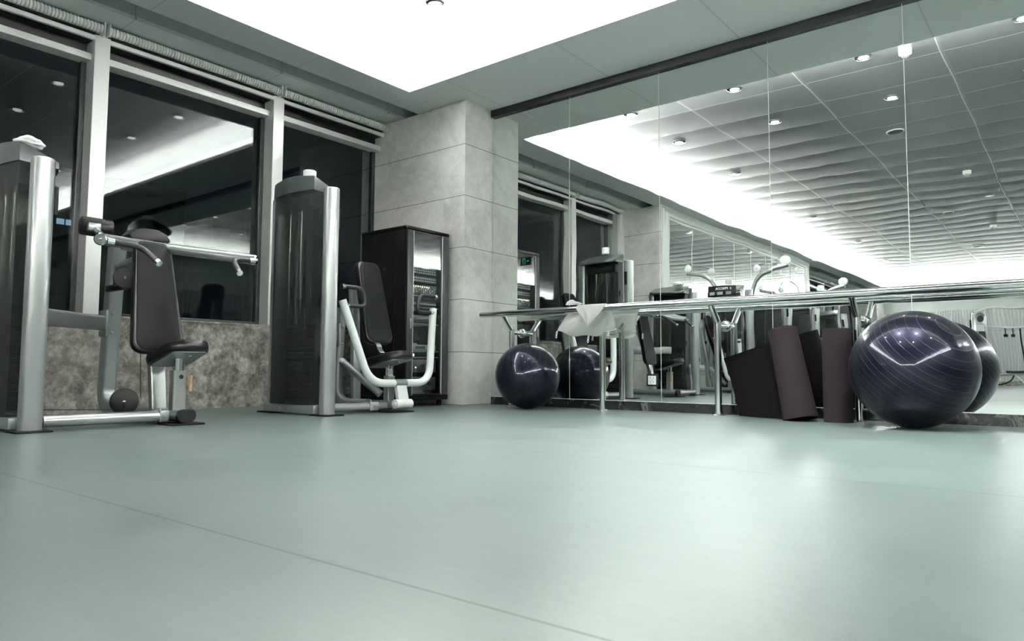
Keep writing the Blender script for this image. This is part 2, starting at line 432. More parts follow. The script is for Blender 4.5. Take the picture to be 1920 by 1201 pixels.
# ---------------------------------------------------------------- the room shell
sbox('floor', (-7.2, FY-.2, -.1), (RX+.2, MY+.2, 0), M_floor)
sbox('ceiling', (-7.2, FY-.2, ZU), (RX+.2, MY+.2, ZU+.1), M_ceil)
bm = bm_new()   # dropped soffit ring round the raised ceiling, with the curtain groove left open
box(bm, (-6.13, FY-.05, ZS), (-5.71, MY+.05, ZS+.03))
box(bm, (-7.1, FY-.05, ZS), (-6.40, MY+.05, ZS+.03))
box(bm, (-5.71, 5.305, ZS), (4.40, MY+.05, ZS+.03))
box(bm, (-5.71, FY-.05, ZS), (4.40, -17.0, ZS+.03))
box(bm, (4.40, FY-.05, ZS), (RX+.05, MY+.05, ZS+.03))
struct('ceiling_soffit', bm, M_soff)
bm = bm_new()
box(bm, (-6.42, FY-.05, ZS+.03), (-6.40, MY+.05, ZS+.15)); box(bm, (-6.13, FY-.05, ZS+.03), (-6.11, MY+.05, ZS+.15)); box(bm, (-6.42, FY-.05, ZS+.15), (-6.11, MY+.05, ZS+.17))
for k in range(-13, 3):
    yy = 2.69+k*1.46
    box(bm, (-6.4, yy-.006, ZS+.002), (-6.385, yy+.006, ZS+.15))
struct('trim_1', bm, M_groove)
bm = bm_new()   # upright back of the cove
box(bm, (-6.06, -17.35, ZS+.03), (-6.0, 5.66, ZU)); box(bm, (-6.0, 5.60, ZS+.03), (4.75, 5.66, ZU))
box(bm, (4.69, -17.35, ZS+.03), (4.75, 5.60, ZU)); box(bm, (-6.0, -17.35, ZS+.03), (4.69, -17.29, ZU))
# little upstand at the ledge edge
box(bm, (-5.73, -17.0, ZS+.03), (-5.71, 5.305, ZS+.05)); box(bm, (-5.71, 5.305, ZS+.03), (4.4, 5.325, ZS+.05))
struct('trim_2', bm, M_cove)

# limestone column in the corner and the one further along the window wall
sbox('wall_corner_column', (-7.15, 5.847, 0), (-5.370, MY+.2, ZS), M_stone)
sbox('wall_second_column', (-7.15, -8.3, 0), (-5.985, .85, ZS), M_stone)
sbox('wall_third_column', (-7.15, FY, 0), (-5.985, -16.4, ZS), M_stone)
# window wall: marble below, frames and glass above
bm = bm_new()
for y0, y1 in ((.85, 5.847), (-16.4, -8.3)):
    box(bm, (-7.15, y0, 0), (-6.795, y1, .835))
struct('wall_window_side', bm, M_marble)
bm = bm_new()
for y0, y1 in ((.85, 5.847), (-16.4, -8.3)):
    box(bm, (-7.1, y0, .835), (-6.785, y1, .855), .003)
struct('trim_3', bm, M_marble)
# dark backing wall above the glass head
bm = bm_new()
for y0, y1 in ((.85, 5.847), (-16.4, -8.3)):
    box(bm, (-7.1, y0, 3.16), (-6.94, y1, ZS))
struct('wall_window_head', bm, M_black)
def window_bay(n, y0, y1, left_mullion=True):
    """y0..y1 between mullion faces"""
    t = bpy.data.objects.new('window_%d' % n, None); COL.objects.link(t); t['kind'] = 'structure'; t.location = (GX, (y0+y1)/2, .86)
    bm = bm_new(); box(bm, (GX-.012, y0+.03, .87), (GX, y1-.03, 3.17)); obj('pane', bm, M_glass, t, 0)
    bm = bm_new()   # dark rebate frame round the pane
    for a, b in (((y0, .855), (y0+.045, 3.2)), ((y1-.045, .855), (y1, 3.2)), ((y0+.045, .855), (y1-.045, .885)), ((y0+.045, 3.12), (y1-.045, 3.2))):
        box(bm, (GX-.03, a[0], a[1]), (GX+.03, b[0], b[1]), .004)
    obj('window_frame', bm, M_aludk, t, 0)
    bm = bm_new(); box(bm, (GX-.02, y0, 3.115), (-6.80, y1, 3.175), .004); obj('transom', bm, M_alu, t, 0)
    bm = bm_new(); box(bm, (-6.775, y0-.03, 3.285), (-6.74, y1+.03, 3.325), .004); obj('blind_channel', bm, M_alu, t, 0)
    bm = bm_new(); box(bm, (GX-.02, y0, 3.29), (-6.776, y1, 3.32)); box(bm, (GX+.0, y0, 3.17), (GX+.02, y1, 3.29)); obj('channel_backing', bm, M_black, t, 0)
def mullion(y0, y1):
    bm = bm_new(); box(bm, (-7.0, y0, .855), (-6.737, y1, ZS), .004); return bm
bays = [(1.2, 2.50, 1), (2.629, 4.29, 2), (4.42, 5.847, 3)]
for y0, y1, n in bays: window_bay(n, y0, y1)
for k, (y0, y1) in enumerate(((-10.2, -8.3), (-12.3, -10.33), (-14.35, -12.43), (-16.4, -14.48))): window_bay(4+k, y0, y1)
for k, (y0, y1) in enumerate(((2.50, 2.629), (4.29, 4.42), (-10.33, -10.2), (-12.43, -12.3), (-14.48, -14.35), (.85, .98), (.98, 1.2))):
    o = struct('trim_%d' % (4+k), mullion(y0, y1), M_alu if k < 6 else M_alumid)
    if k == 6: o.location.x = -.06

# outside: neighbouring night facades and a few lit windows are only specks through the dark glass
def night_block(x, y0, y1, z1, lits, lab):
    t = thing('night_building', lab, 'building', (x, (y0+y1)/2, 0), 'dark buildings outside the windows')
    bm = bm_new(); box(bm, (x-4, y0, -12), (x, y1, z1), .05); obj('facade', bm, mat('night_facade', (.05, .055, .06), .8), t, 0)
    for (yy, zz) in lits:
        bm = bm_new(); box(bm, (x-.02, yy, zz), (x+.03, yy+.35, zz+.28)); box(bm, (x-.02, yy+.42, zz), (x+.03, yy+.77, zz+.28)); obj('lit_window', bm, mat('night_window', (.3, .4, .5), .5, emis=(.5, .75, 1.), es=.3), t, 0)
night_block(-40, 6, 20, 10.5, [(13.45, 7.6), (18.8, 2.)], 'dark building outside with small bluish lit windows, seen beyond the left panes')

# plinth, mirror panels, black head trim on the mirror wall
sbox('baseboard_mirror', (-5.37, MY-.004, 0), (RX, MY+.1, .088), M_plinth)
sbox('trim_11', (-5.37, MY-.007, .088), (RX, MY+.05, .094), M_alu)
sbox('trim_12', (-5.37, MY-.04, 3.352), (RX, MY+.1, ZS), M_black)
sbox('wall_mirror_side', (-5.4, MY+.012, 0), (RX+.1, MY+.15, ZU), M_wallp)
edges = [-5.366, -4.282, -3.218, -2.139, -1.057, .022, 1.1, 2.18, 3.26, 4.34, RX]
names = ['wall mirror panel beside the stone column, behind the smaller ball', 'wall mirror panel behind the white cloth bag', 'wall mirror panel left of the unrolled mat with a power socket near it',
         'wall mirror panel behind the leaning yoga mats', 'wall mirror panel behind the large ball, at the right edge', None]
for i in range(len(edges)-1):
    bm = bm_new(); box(bm, (edges[i]+.002, MY, .094), (edges[i+1]-.002, MY+.008, 3.352))
    o = obj('mirror_panel', bm, M_mirror, None, 0, loc=(edges[i], MY, .094))
    lab = names[i] if i < 5 else 'wall mirror panel past the right edge of the photo'
    tag(o, lab, 'mirror', 'floor to ceiling mirror panels')
    if i:
        bm = bm_new(); box(bm, (edges[i]-.0022, MY-.0012, .094), (edges[i]+.0022, MY+.004, 3.352)); obj('polished_edge', bm, M_white, o, 0)

# right and far walls
sbox('wall_right', (RX, FY-.2, 0), (RX+.2, MY+.2, ZU), M_wallp)
sbox('wall_far', (-7.2, FY-.2, 0), (RX+.2, FY, ZU), M_wallp)
sbox('baseboard_far', (-5.98, FY, 0), (RX, FY+.03, .17), M_marble)
bm = bm_new()
for k in range(10):
    x0 = -5.9+k*1.12; box(bm, (x0, FY, .17), (x0+1.10, FY+.03, 2.68), .006)
struct('wall_far_panelling', bm, M_rib)
bm = bm_new()
for k in range(16):
    y0 = -16.6+k*1.4; box(bm, (RX-.03, y0, .25), (RX, y0+1.38, 2.55), .006)
struct('wall_right_panelling', bm, M_rib_r)

# ---------------------------------------------------------------- roller shades over the windows
def shade(y0, y1, lab):
    t = thing('roller_shade', lab, 'shade', (-6.69, (y0+y1)/2, 3.38), 'rolled shades over the windows')
    bm = bm_new(); n = max(8, int((y1-y0)/.028)); pts = []; rs = []
    # corrugated roll
    prof = []
    L = y1-y0-.04
    for k in range(n):
        d0 = L*k/n; q = L/n
        prof += [(d0, .026), (d0+q*.10, .037), (d0+q*.3, .041), (d0+q*.62, .041), (d0+q*.82, .037), (d0+q*.86, .026)]
    lathe(bm, (-6.69, y0+.02, 3.377), (-6.69, y1-.02, 3.377), prof, 16)
    obj('shade_roll', bm, mat('shade_fabric', (.66, .67, .65), .6) if 'shade_fabric' not in MATS else MATS['shade_fabric'], t, 50)
    for yy in (y0+.012, y1-.022):
        bm = bm_new(); box(bm, (-6.735, yy, 3.325), (-6.645, yy+.010, ZS), .003); obj('end_bracket', bm, M_alu, t, 0)
    bm = bm_new(); box(bm, (-6.76, y0+.03, 3.332), (-6.73, y1-.03, 3.34)); obj('hem_bar', bm, M_black, t, 0)
shade(.98, 2.56, 'rolled window shade above the leftmost window behind the shoulder press')
shade(2.57, 4.35, 'rolled window shade above the middle window, between the two pale mullions')
shade(4.36, 5.847, 'rolled window shade above the window next to the stone column')
for y0, y1 in ((-10.26, -8.3), (-12.36, -10.27), (-14.4, -12.37), (-16.4, -14.42)):
    shade(y0, y1, 'rolled window shade far down the room, seen only in the wall mirror')

# framed mirror on the window side further back
t = thing('framed_mirror', 'large mirror in a pale moulded frame, reflected in the mirror wall above the barre', 'mirror', (-5.985, -3.58, 1.9))
bm = bm_new(); box(bm, (-5.985, -7.75, .45), (-5.965, .58, 3.22)); obj('mirror_glass', bm, M_mirror, t, 0)
bm = bm_new()
Y0, Y1, Z0, Z1 = -7.98, .80, .30, 3.415
prf = [(0, 0), (.03, 0), (.05, .025), (.09, .03), (.11, .05), (.17, .055), (.19, .035), (.22, .03), (.235, .012), (.235, 0)]
def fr(bm, a, b, inw):
    """moulding strip a->b, inw = inward unit vector, mitred"""
    a, b, inw = Vector(a), Vector(b), Vector(inw); d = (b-a).normalized(); R1, R2 = [], []
    for u, h in prf:
        R1.append(bm.verts.new(a+d*u+inw*u+Vector((h, 0, 0)))); R2.append(bm.verts.new(b-d*u+inw*u+Vector((h, 0, 0))))
    for k in range(len(prf)-1): bm.faces.new((R1[k], R1[k+1], R2[k+1], R2[k]))
X0 = -5.984
fr(bm, (X0, Y0, Z0), (X0, Y1, Z0), (0, 0, 1)); fr(bm, (X0, Y1, Z0), (X0, Y1, Z1), (0, -1, 0))
fr(bm, (X0, Y1, Z1), (X0, Y0, Z1), (0, 0, -1)); fr(bm, (X0, Y0, Z1), (X0, Y0, Z0), (0, 1, 0))
obj('moulded_frame', bm, mat('frame_paint', (.66, .69, .67), .4, .2), t, 30)
for k in range(1, 8):
    yy = -7.75+k*8.33/8
    bm = bm_new(); box(bm, (-5.9655, yy-.002, .45), (-5.964, yy+.002, 3.22)); obj('panel_joint', bm, M_white, t, 0)

# ---------------------------------------------------------------- ceiling fittings
def downlight(x, y, lab, lit):
    t = thing('downlight', lab, 'light', (x, y, ZU), 'recessed ceiling downlights')
    bm = bm_new(); lathe(bm, (x, y, ZU), (x, y, ZU-.02), [(0, .088), (.006, .088), (.012, .080), (.012, .062), (.002, .055)], 28); obj('trim_ring', bm, M_chrome, t, 40)
    bm = bm_new(); lathe(bm, (x, y, ZU-.001), (x, y, ZU-.02), [(0, .05), (.012, .05), (.017, .035), (.019, .012)], 20); obj('lamp', bm, M_lampglow if lit else M_alu, t, 40)
    if lit:
        l = bpy.data.lights.new('downlight_beam', 'SPOT'); l.energy = DLW[x]; l.spot_size = math.radians(92); l.spot_blend = .9; l.shadow_soft_size = .045; l.color = (1., .99, .97)
        o = bpy.data.objects.new('downlight_beam', l); COL.objects.link(o); o.location = (x, y, ZU-.03)
ordn = ['first', 'second', 'third', 'fourth', 'fifth', 'sixth', 'seventh']
for iy, y_ in enumerate((4.52, 3.09)):
    for ix, x_ in enumerate((-4.54, -3.15, -1.74, -.35, 1.05, 2.45, 3.8)):
        downlight(x_, y_, 'lit round downlight, %s from the windows in the row %s the mirror' % (ordn[ix], 'nearest' if iy == 0 else 'second from'), True)
for x_, y_, w_ in ((-4.54, .94, 'right behind the two lit rows, window side'), (-4.54, -3.38, 'halfway down the room, window side'), (-1.31, -3.38, 'halfway down the room, past the round speaker'),
                   (-4.56, -7.36, 'far down the room, window side'), (-4.6, -11.1, 'furthest down the room near the cove')):
    downlight(x_, y_, 'unlit small round downlight %s' % w_, False)
def detector(x, y, lab):
    t = thing('smoke_detector', lab, 'smoke detector', (x, y, ZU), 'white smoke detectors on the raised ceiling')
    bm = bm_new(); lathe(bm, (x, y, ZU), (x, y, ZU-.1), [(0, .062), (.05, .060), (.056, .05)], 24); obj('base', bm, M_white, t, 40)
    bm = bm_new(); lathe(bm, (x, y, ZU-.056), (x, y, ZU-.1), [(0, .040), (.006, .034), (.02, .034), (.03, .022), (.034, .008)], 20); obj('sensor_head', bm, M_alumid, t, 40)
detector(-1.355, 4.44, 'white smoke detector nearest the mirror wall, beside a downlight')
detector(-1.44, -1.18, 'white smoke detector further back, beyond the round speaker')
detector(-1.54, -6.97, 'small distant white smoke detector near the far rows of ceiling tiles')
def speaker(x, y, lab):
    t = thing('ceiling_speaker', lab, 'speaker', (x, y, ZU), 'round ceiling speakers')
    bm = bm_new(); lathe(bm, (x, y, ZU), (x, y, ZU-.02), [(0, .125), (.008, .125), (.012, .112)], 32); obj('rim', bm, M_alu, t, 40)
    bm = bm_new(); lathe(bm, (x, y, ZU-.008), (x, y, ZU-.03), [(0, .108), (.006, .104), (.009, .03)], 32); obj('grille', bm, M_speak, t, 40)
speaker(-1.97, 1.67, 'round dark ceiling speaker between the second and third downlight rows')
speaker(-2.15, -4.58, 'round dark ceiling speaker halfway down the room')
speaker(-2.14, -9.84, 'small distant round ceiling speaker near the far cove')

# hanging exit sign, seen only as a reflection in the cabinet's glass door
t = thing('exit_sign', 'small dark hanging exit sign with green arrow and door, reflected in the cabinet glass', 'sign', (.2, -2.05, 3.2))
bm = bm_new(); box(bm, (.02, -2.065, 3.10), (.40, -2.035, 3.32), .005); obj('sign_box', bm, M_plast, t)
bm = bm_new()
for s in (-1, 1):
    yy = -2.05+s*.0165
    for a, b in (((.23, 3.13), (.25, 3.29)), ((.25, 3.27), (.31, 3.29)), ((.31, 3.13), (.33, 3.29))): box(bm, (a[0], yy-.002, a[1]), (b[0], yy+.002, b[1]))
    box(bm, (.09, yy-.002, 3.20), (.17, yy+.002, 3.22))
    for q in (-1, 1): box(bm, (.09, yy-.002, 3.21-.007), (.13, yy+.002, 3.21+.007), rot=Matrix.Rotation(q*.7, 3, 'Y'))
obj('pictogram', bm, M_green, t)
bm = bm_new()
for xx in (.1, .32): tube(bm, [(xx, -2.05, 3.31), (xx, -2.05, ZU)], .005, n=8)
obj('hanger', bm, M_alumid, t)

# ---------------------------------------------------------------- ballet barre
t = thing('ballet_barre', 'long polished steel ballet barre on posts in front of the mirrors', 'barre', (-2.5, 6.14, 0))
bm = bm_new()
RZ = .998
lathe(bm, (-5.235, 5.985, RZ), (3.6, 5.985, RZ), [(0, .008), (0.0, .028), (.006, .034), (8.829, .034), (8.835, .028)], 28)
obj('rail', bm, M_steel, t, 40)
for px in (-4.92, -3.76, -2.567, -1.416, -.26, .9, 2.06, 3.22):
    bm = bm_new(); lathe(bm, (px, 6.14, 0), (px, 6.14, .84), [(0, .031), (.838, .031)], 24)
    po = obj('post', bm, M_steel, t, 40)
    bm = bm_new(); tube(bm, [(px, 6.14, .825), (px, 5.995, RZ-.02)], .027, n=22); obj('arm', bm, M_steel, po)
    bm = bm_new(); lathe(bm, (px, 6.14, 0), (px, 6.14, .1), [(0, .058), (.004, .058), (.008, .05), (.012, .033)], 28); obj('base_flange', bm, M_steel, po, 40)
    bm = bm_new(); lathe(bm, (px, 6.15, .80), (px, MY, .80), [(0, .022), (.155, .022), (.157, .045), (.172, .052), (.177, .052)], 24); obj('wall_stub', bm, M_steel, po, 40)

# ---------------------------------------------------------------- balls
def ball(c, r, name, lab, axis, pitch, grp):
    me_bm = bm_new(); bmesh.ops.create_uvsphere(me_bm, u_segments=96, v_segments=64, radius=r)
    bmesh.ops.translate(me_bm, vec=c, verts=me_bm.verts)
    t = obj(name, me_bm, ball_mat('pearly_navy', axis, pitch), None, 60, loc=c)
    tag(t, lab, 'exercise ball', grp)
    ax = Vector(axis).normalized()
    bm = bm_new(); cc = Vector(c)+ax*(r-.004)
    lathe(bm, cc, cc+ax, [(0, r*.05), (.004, r*.045), (.005, r*.02), (.008, r*.018)], 20); obj('valve_plug', bm, M_vinyls, t, 40)
    return t
ball((-4.472, 5.843, .333), .333, 'exercise_ball', 'smaller navy exercise ball standing beside the stone column', (.93, .25, .28), .036, 'navy exercise balls')
ball((-.962, 5.708, .410), .410, 'exercise_ball', 'large navy exercise ball at the right in front of the mirror', (.62, -.35, .72), .040, 'navy exercise balls')

# ---------------------------------------------------------------- yoga mats
def rolled(bm, cx, cy, r0, turns, th, H, a0=0., tail=None, shear=(0, 0), zb=0., top=None):
    """upright spiral of foam; optional flat tail list of (x,y) continuing the outer end"""
    pts = []
    n = int(turns*26)
    for k in range(n+1):
        a = a0+2*PI*turns*k/n; r = r0-(th*1.25)*turns*(1-k/n)
        pts.append((cx+r*math.cos(a), cy+r*math.sin(a)))
    if tail: pts += tail
    rows = 14; nn = len(pts); L = []; R = []
    for i, (x_, y_) in enumerate(pts):
        a = pts[max(i-1, 0)]; b = pts[min(i+1, nn-1)]; dx, dy = b[0]-a[0], b[1]-a[1]; l = math.hypot(dx, dy) or 1
        nx, ny = -dy/l*th/2, dx/l*th/2
        h0, h1 = (zb, H) if top is None else top(i, nn, x_)
        cl, cr = [], []
        for j in range(rows+1):
            z_ = h0+(h1-h0)*j/rows; ox, oy = shear[0]*z_, shear[1]*z_
            cl.append(bm.verts.new((x_+nx+ox, y_+ny+oy, z_))); cr.append(bm.verts.new((x_-nx+ox, y_-ny+oy, z_)))
        L.append(cl); R.append(cr)
    for i in range(nn-1):
        for j in range(rows):
            bm.faces.new((L[i][j], L[i+1][j], L[i+1][j+1], L[i][j+1])); bm.faces.new((R[i][j+1], R[i+1][j+1], R[i+1][j], R[i][j]))
        bm.faces.new((L[i][0], R[i][0], R[i+1][0], L[i+1][0])); bm.faces.new((L[i][-1], L[i+1][-1], R[i+1][-1], R[i][-1]))
    for i in (0, nn-1):
        for j in range(rows): bm.faces.new((L[i][j], L[i][j+1], R[i][j+1], R[i][j]))
bm = bm_new(); rolled(bm, -1.528, 5.965, .108, 3.4, .008, .725, a0=-.6)
tag(obj('yoga_mat', bm, M_mat, None, 40, loc=(-1.548, 5.975, 0)), 'dark plum yoga mat rolled up and standing straight between leaning mats and large ball', 'yoga mat', 'dark plum yoga mats')
# half unrolled mat: roll leaning left with its sheet spread along the mirror
def sheet_mat():
    bm = bm_new()
    # the roll: cylinder-like spiral, axis leaning; bottom centre -> top centre
    A = Vector((-1.80, 5.92, .012)); B = Vector((-1.965, 6.03, .735))
    ax = (B-A).normalized(); H = (B-A).length
    u = Vector((1, 0, 0)); u = (u-ax*u.dot(ax)).normalized(); v_ = ax.cross(u)
    th = .008; n = 84; turns = 2.6; rows = 16; P = []
    for k in range(n+1):
        a = math.radians(95)-2*PI*turns*(1-k/n)*1.0; r = .122-.012*turns*(1-k/n)
        P.append((r*math.cos(a), r*math.sin(a)))
    # ring end is at angle 95deg (mirror side); mat leaves to the left behind
    L, R = [], []
    for i, (a, b) in enumerate(P):
        p0 = P[max(i-1, 0)]; p1 = P[min(i+1, n)]; d = Vector((p1[0]-p0[0], p1[1]-p0[1])).normalized()
        nx, ny = -d.y*th/2, d.x*th/2
        cl, cr = [], []
        for j in range(rows+1):
            c_ = A+ax*(H*j/rows); tp = 1.10-.16*j/rows
            cl.append(bm.verts.new(c_+u*(a*tp+nx)+v_*(b*tp+ny))); cr.append(bm.verts.new(c_+u*(a*tp-nx)+v_*(b*tp-ny)))
        L.append(cl); R.append(cr)
    for i in range(n):
        for j in range(rows):
            bm.faces.new((L[i][j], L[i+1][j], L[i+1][j+1], L[i][j+1])); bm.faces.new((R[i][j+1], R[i+1][j+1], R[i+1][j], R[i][j]))
        bm.faces.new((L[i][0], R[i][0], R[i+1][0], L[i+1][0])); bm.faces.new((L[i][-1], L[i+1][-1], R[i+1][-1], R[i][-1]))
    for i in (0, n):
        for j in range(rows): bm.faces.new((L[i][j], L[i][j+1], R[i][j+1], R[i][j]))
    return bm, A, ax, H, u, v_
bm, A, ax, H, u_, v_ = sheet_mat()
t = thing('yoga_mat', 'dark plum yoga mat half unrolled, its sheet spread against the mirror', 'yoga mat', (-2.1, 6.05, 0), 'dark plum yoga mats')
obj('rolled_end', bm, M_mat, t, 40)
bm = bm_new()   # the sheet: bilinear patch bowed a little
c00 = Vector((-2.40, 6.185, .004)); c10 = Vector((-1.82, 6.00, .004)); c01 = Vector((-2.56, 6.25, .505)); c11 = Vector((-1.98, 6.13, .67))
nu, nv, th = 20, 14, .006
G = [[[], []] for _ in range(1)]
F_, B_ = [], []
for i in range(nu+1):
    f, b = [], []
    for j in range(nv+1):
        s, q = i/nu, j/nv
        p = c00*(1-s)*(1-q)+c10*s*(1-q)+c01*(1-s)*q+c11*s*q
        p = p+Vector((.012*math.sin(PI*q), -.03*math.sin(PI*s)*(1-q*.6), 0))
        f.append(bm.verts.new(p)); b.append(bm.verts.new(p+Vector((.3, 1, 0)).normalized()*th))
    F_.append(f); B_.append(b)
for i in range(nu):
    for j in range(nv):
        bm.faces.new((F_[i][j], F_[i+1][j], F_[i+1][j+1], F_[i][j+1])); bm.faces.new((B_[i][j+1], B_[i+1][j+1], B_[i+1][j], B_[i][j]))
    bm.faces.new((F_[i][0], B_[i][0], B_[i+1][0], F_[i+1][0])); bm.faces.new((F_[i][nv], F_[i+1][nv], B_[i+1][nv], B_[i][nv]))
for i in (0, nu):
    for j in range(nv): bm.faces.new((F_[i][j], F_[i][j+1], B_[i][j+1], B_[i][j]))
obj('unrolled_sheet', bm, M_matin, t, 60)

# ---------------------------------------------------------------- white drawstring bag over the barre
def bag():
    t = thing('drawstring_bag', 'crumpled white cloth drawstring bag hung over the barre', 'bag', (-3.95, 5.99, .9))
    rnd = random.Random(3)
    def sheet(corners, nu, nv, drape, name, amp, ph):
        c00, c10, c01, c11 = map(Vector, corners); bm = bm_new(); G = []
        for i in range(nu+1):
            row = []
            for j in range(nv+1):
                s, q = i/nu, j/nv
                p = c00*(1-s)*(1-q)+c10*s*(1-q)+c01*(1-s)*q+c11*s*q
                p = drape(p, s, q)
                w_ = math.sin(s*9+ph)*math.sin(q*5+ph*2)+.6*math.sin(s*17+q*11+ph)
                p = p+Vector((.3*w_*amp, w_*amp, .25*w_*amp))
                row.append(bm.verts.new(p))
            G.append(row)
        for i in range(nu):
            for j in range(nv): bm.faces.new((G[i][j], G[i+1][j], G[i+1][j+1], G[i][j+1]))
        bmesh.ops.solidify(bm, geom=bm.faces[:], thickness=.004)
        return obj(name, bm, M_cloth, t, 70)
    # flap folded over the rail, narrowing to a tip that hangs in front
    R0 = .040
    def over(p, s, q):
        x0, x1 = -3.945, -3.625
        if q < .46:
            k = (.46-q)/.46
            xl = x0+(-3.815-x0)*k**.8; xr = x1+(-3.785-x1)*k**1.1
            return Vector((xl+(xr-xl)*s, 5.985-R0-.003-.016*math.sin(PI*k)-.02*math.sin(PI*s)*k, RZ-.0-k*(.205-.05*abs(s-.5))))
        if q < .66:
            k = (q-.46)/.2; an = PI-PI*k
            return Vector((x0+(x1-x0)*s, 5.985+R0*math.cos(an), RZ+R0*math.sin(an)+.003))
        k = (q-.66)/.34
        return Vector((x0+(x1-x0)*s-.03*k, 5.985+R0+.004+.03*k, RZ-k*.16))
    sheet([(0, 0, 0), (1, 0, 0), (0, 0, 0), (1, 0, 0)], 30, 34, over, 'folded_flap', .0045, .4)
    # corner of cloth sticking up over the rail at its left
    def peak(p, s, q):
        return p+Vector((0, -.018*math.sin(PI*s)*math.sin(PI*q), .014*math.sin(PI*q)))
    sheet([(-4.085, 5.955, 1.045), (-3.90, 5.945, 1.040), (-4.01, 5.965, 1.098), (-3.86, 5.975, 1.042)], 12, 10, peak, 'turned_up_corner', .005, 1.3)
    # pouch hanging below, mouth drooping to the left
    def body(p, s, q):
        return p+Vector((-.03*math.sin(PI*q*.9)*(1-s), -.055*math.sin(PI*q)*math.sin(PI*s)-.02*math.sin(PI*s*2.2)*q, -.035*math.sin(PI*s)*q*q+.01*math.sin(s*13)*q))
    sheet([(-4.065, 6.035, .985), (-3.64, 6.035, .985), (-4.205, 6.00, .790), (-3.67, 6.03, .745)], 32, 20, body, 'hanging_pouch', .007, 2.1)
    def back(p, s, q): return p+Vector((0, .035*math.sin(PI*q), -.02*math.sin(PI*s)*q))
    sheet([(-4.06, 6.06, .985), (-3.62, 6.06, .985), (-4.20, 6.10, .785), (-3.60, 6.11, .78)], 24, 16, back, 'pouch_back', .007, 3.3)
    # drawstrings
    for (x_, z_, l) in ((-4.21, .79, .075), (-3.83, .735, .075), (-3.60, .78, .06)):
        bm = bm_new(); tube(bm, [(x_, 5.99, z_), (x_-.008, 5.985, z_-l*.4), (x_-.004, 5.985, z_-l*.55), (x_-.012, 5.985, z_-l*.8), (x_-.004, 5.985, z_-l), (x_+.006, 5.985, z_-l*.8), (x_+.001, 5.985, z_-l*.55), (x_+.01, 5.985, z_-l*.4), (x_+.006, 5.99, z_)], .0028, .006, 8)
        lathe(bm, (x_-.001, 5.985, z_-l*.5), (x_-.001, 5.985, z_-l*.62), [(0, .003), (.003, .007), (.007, .007), (.009, .003)], 10)
        obj('drawstring', bm, M_cloth, t)
bag()

# ---------------------------------------------------------------- power socket on the mirror
t = thing('power_socket', 'white double power socket in a black surround on the mirror above the plinth', 'socket', (-3.31, MY, .30))
bm = bm_new(); box(bm, (-3.37, MY-.012, .24), (-3.25, MY, .36), .004); obj('surround', bm, M_plast, t)
bm = bm_new(); box(bm, (-3.353, MY-.016, .257), (-3.267, MY-.010, .343), .003); obj('face_plate', bm, M_white, t)
bm = bm_new()
for a, b in ((-3.327, .322), (-3.293, .322)): box(bm, (a-.002, MY-.0175, b-.008), (a+.002, MY-.0155, b+.008))
for a, r in ((-3.325, .4), (-3.295, -.4)): box(bm, (a-.002, MY-.0175, .275), (a+.002, MY-.0155, .291))
box(bm, (-3.312, MY-.0175, .294), (-3.308, MY-.0155, .306))
obj('pin_slots', bm, M_black, t)

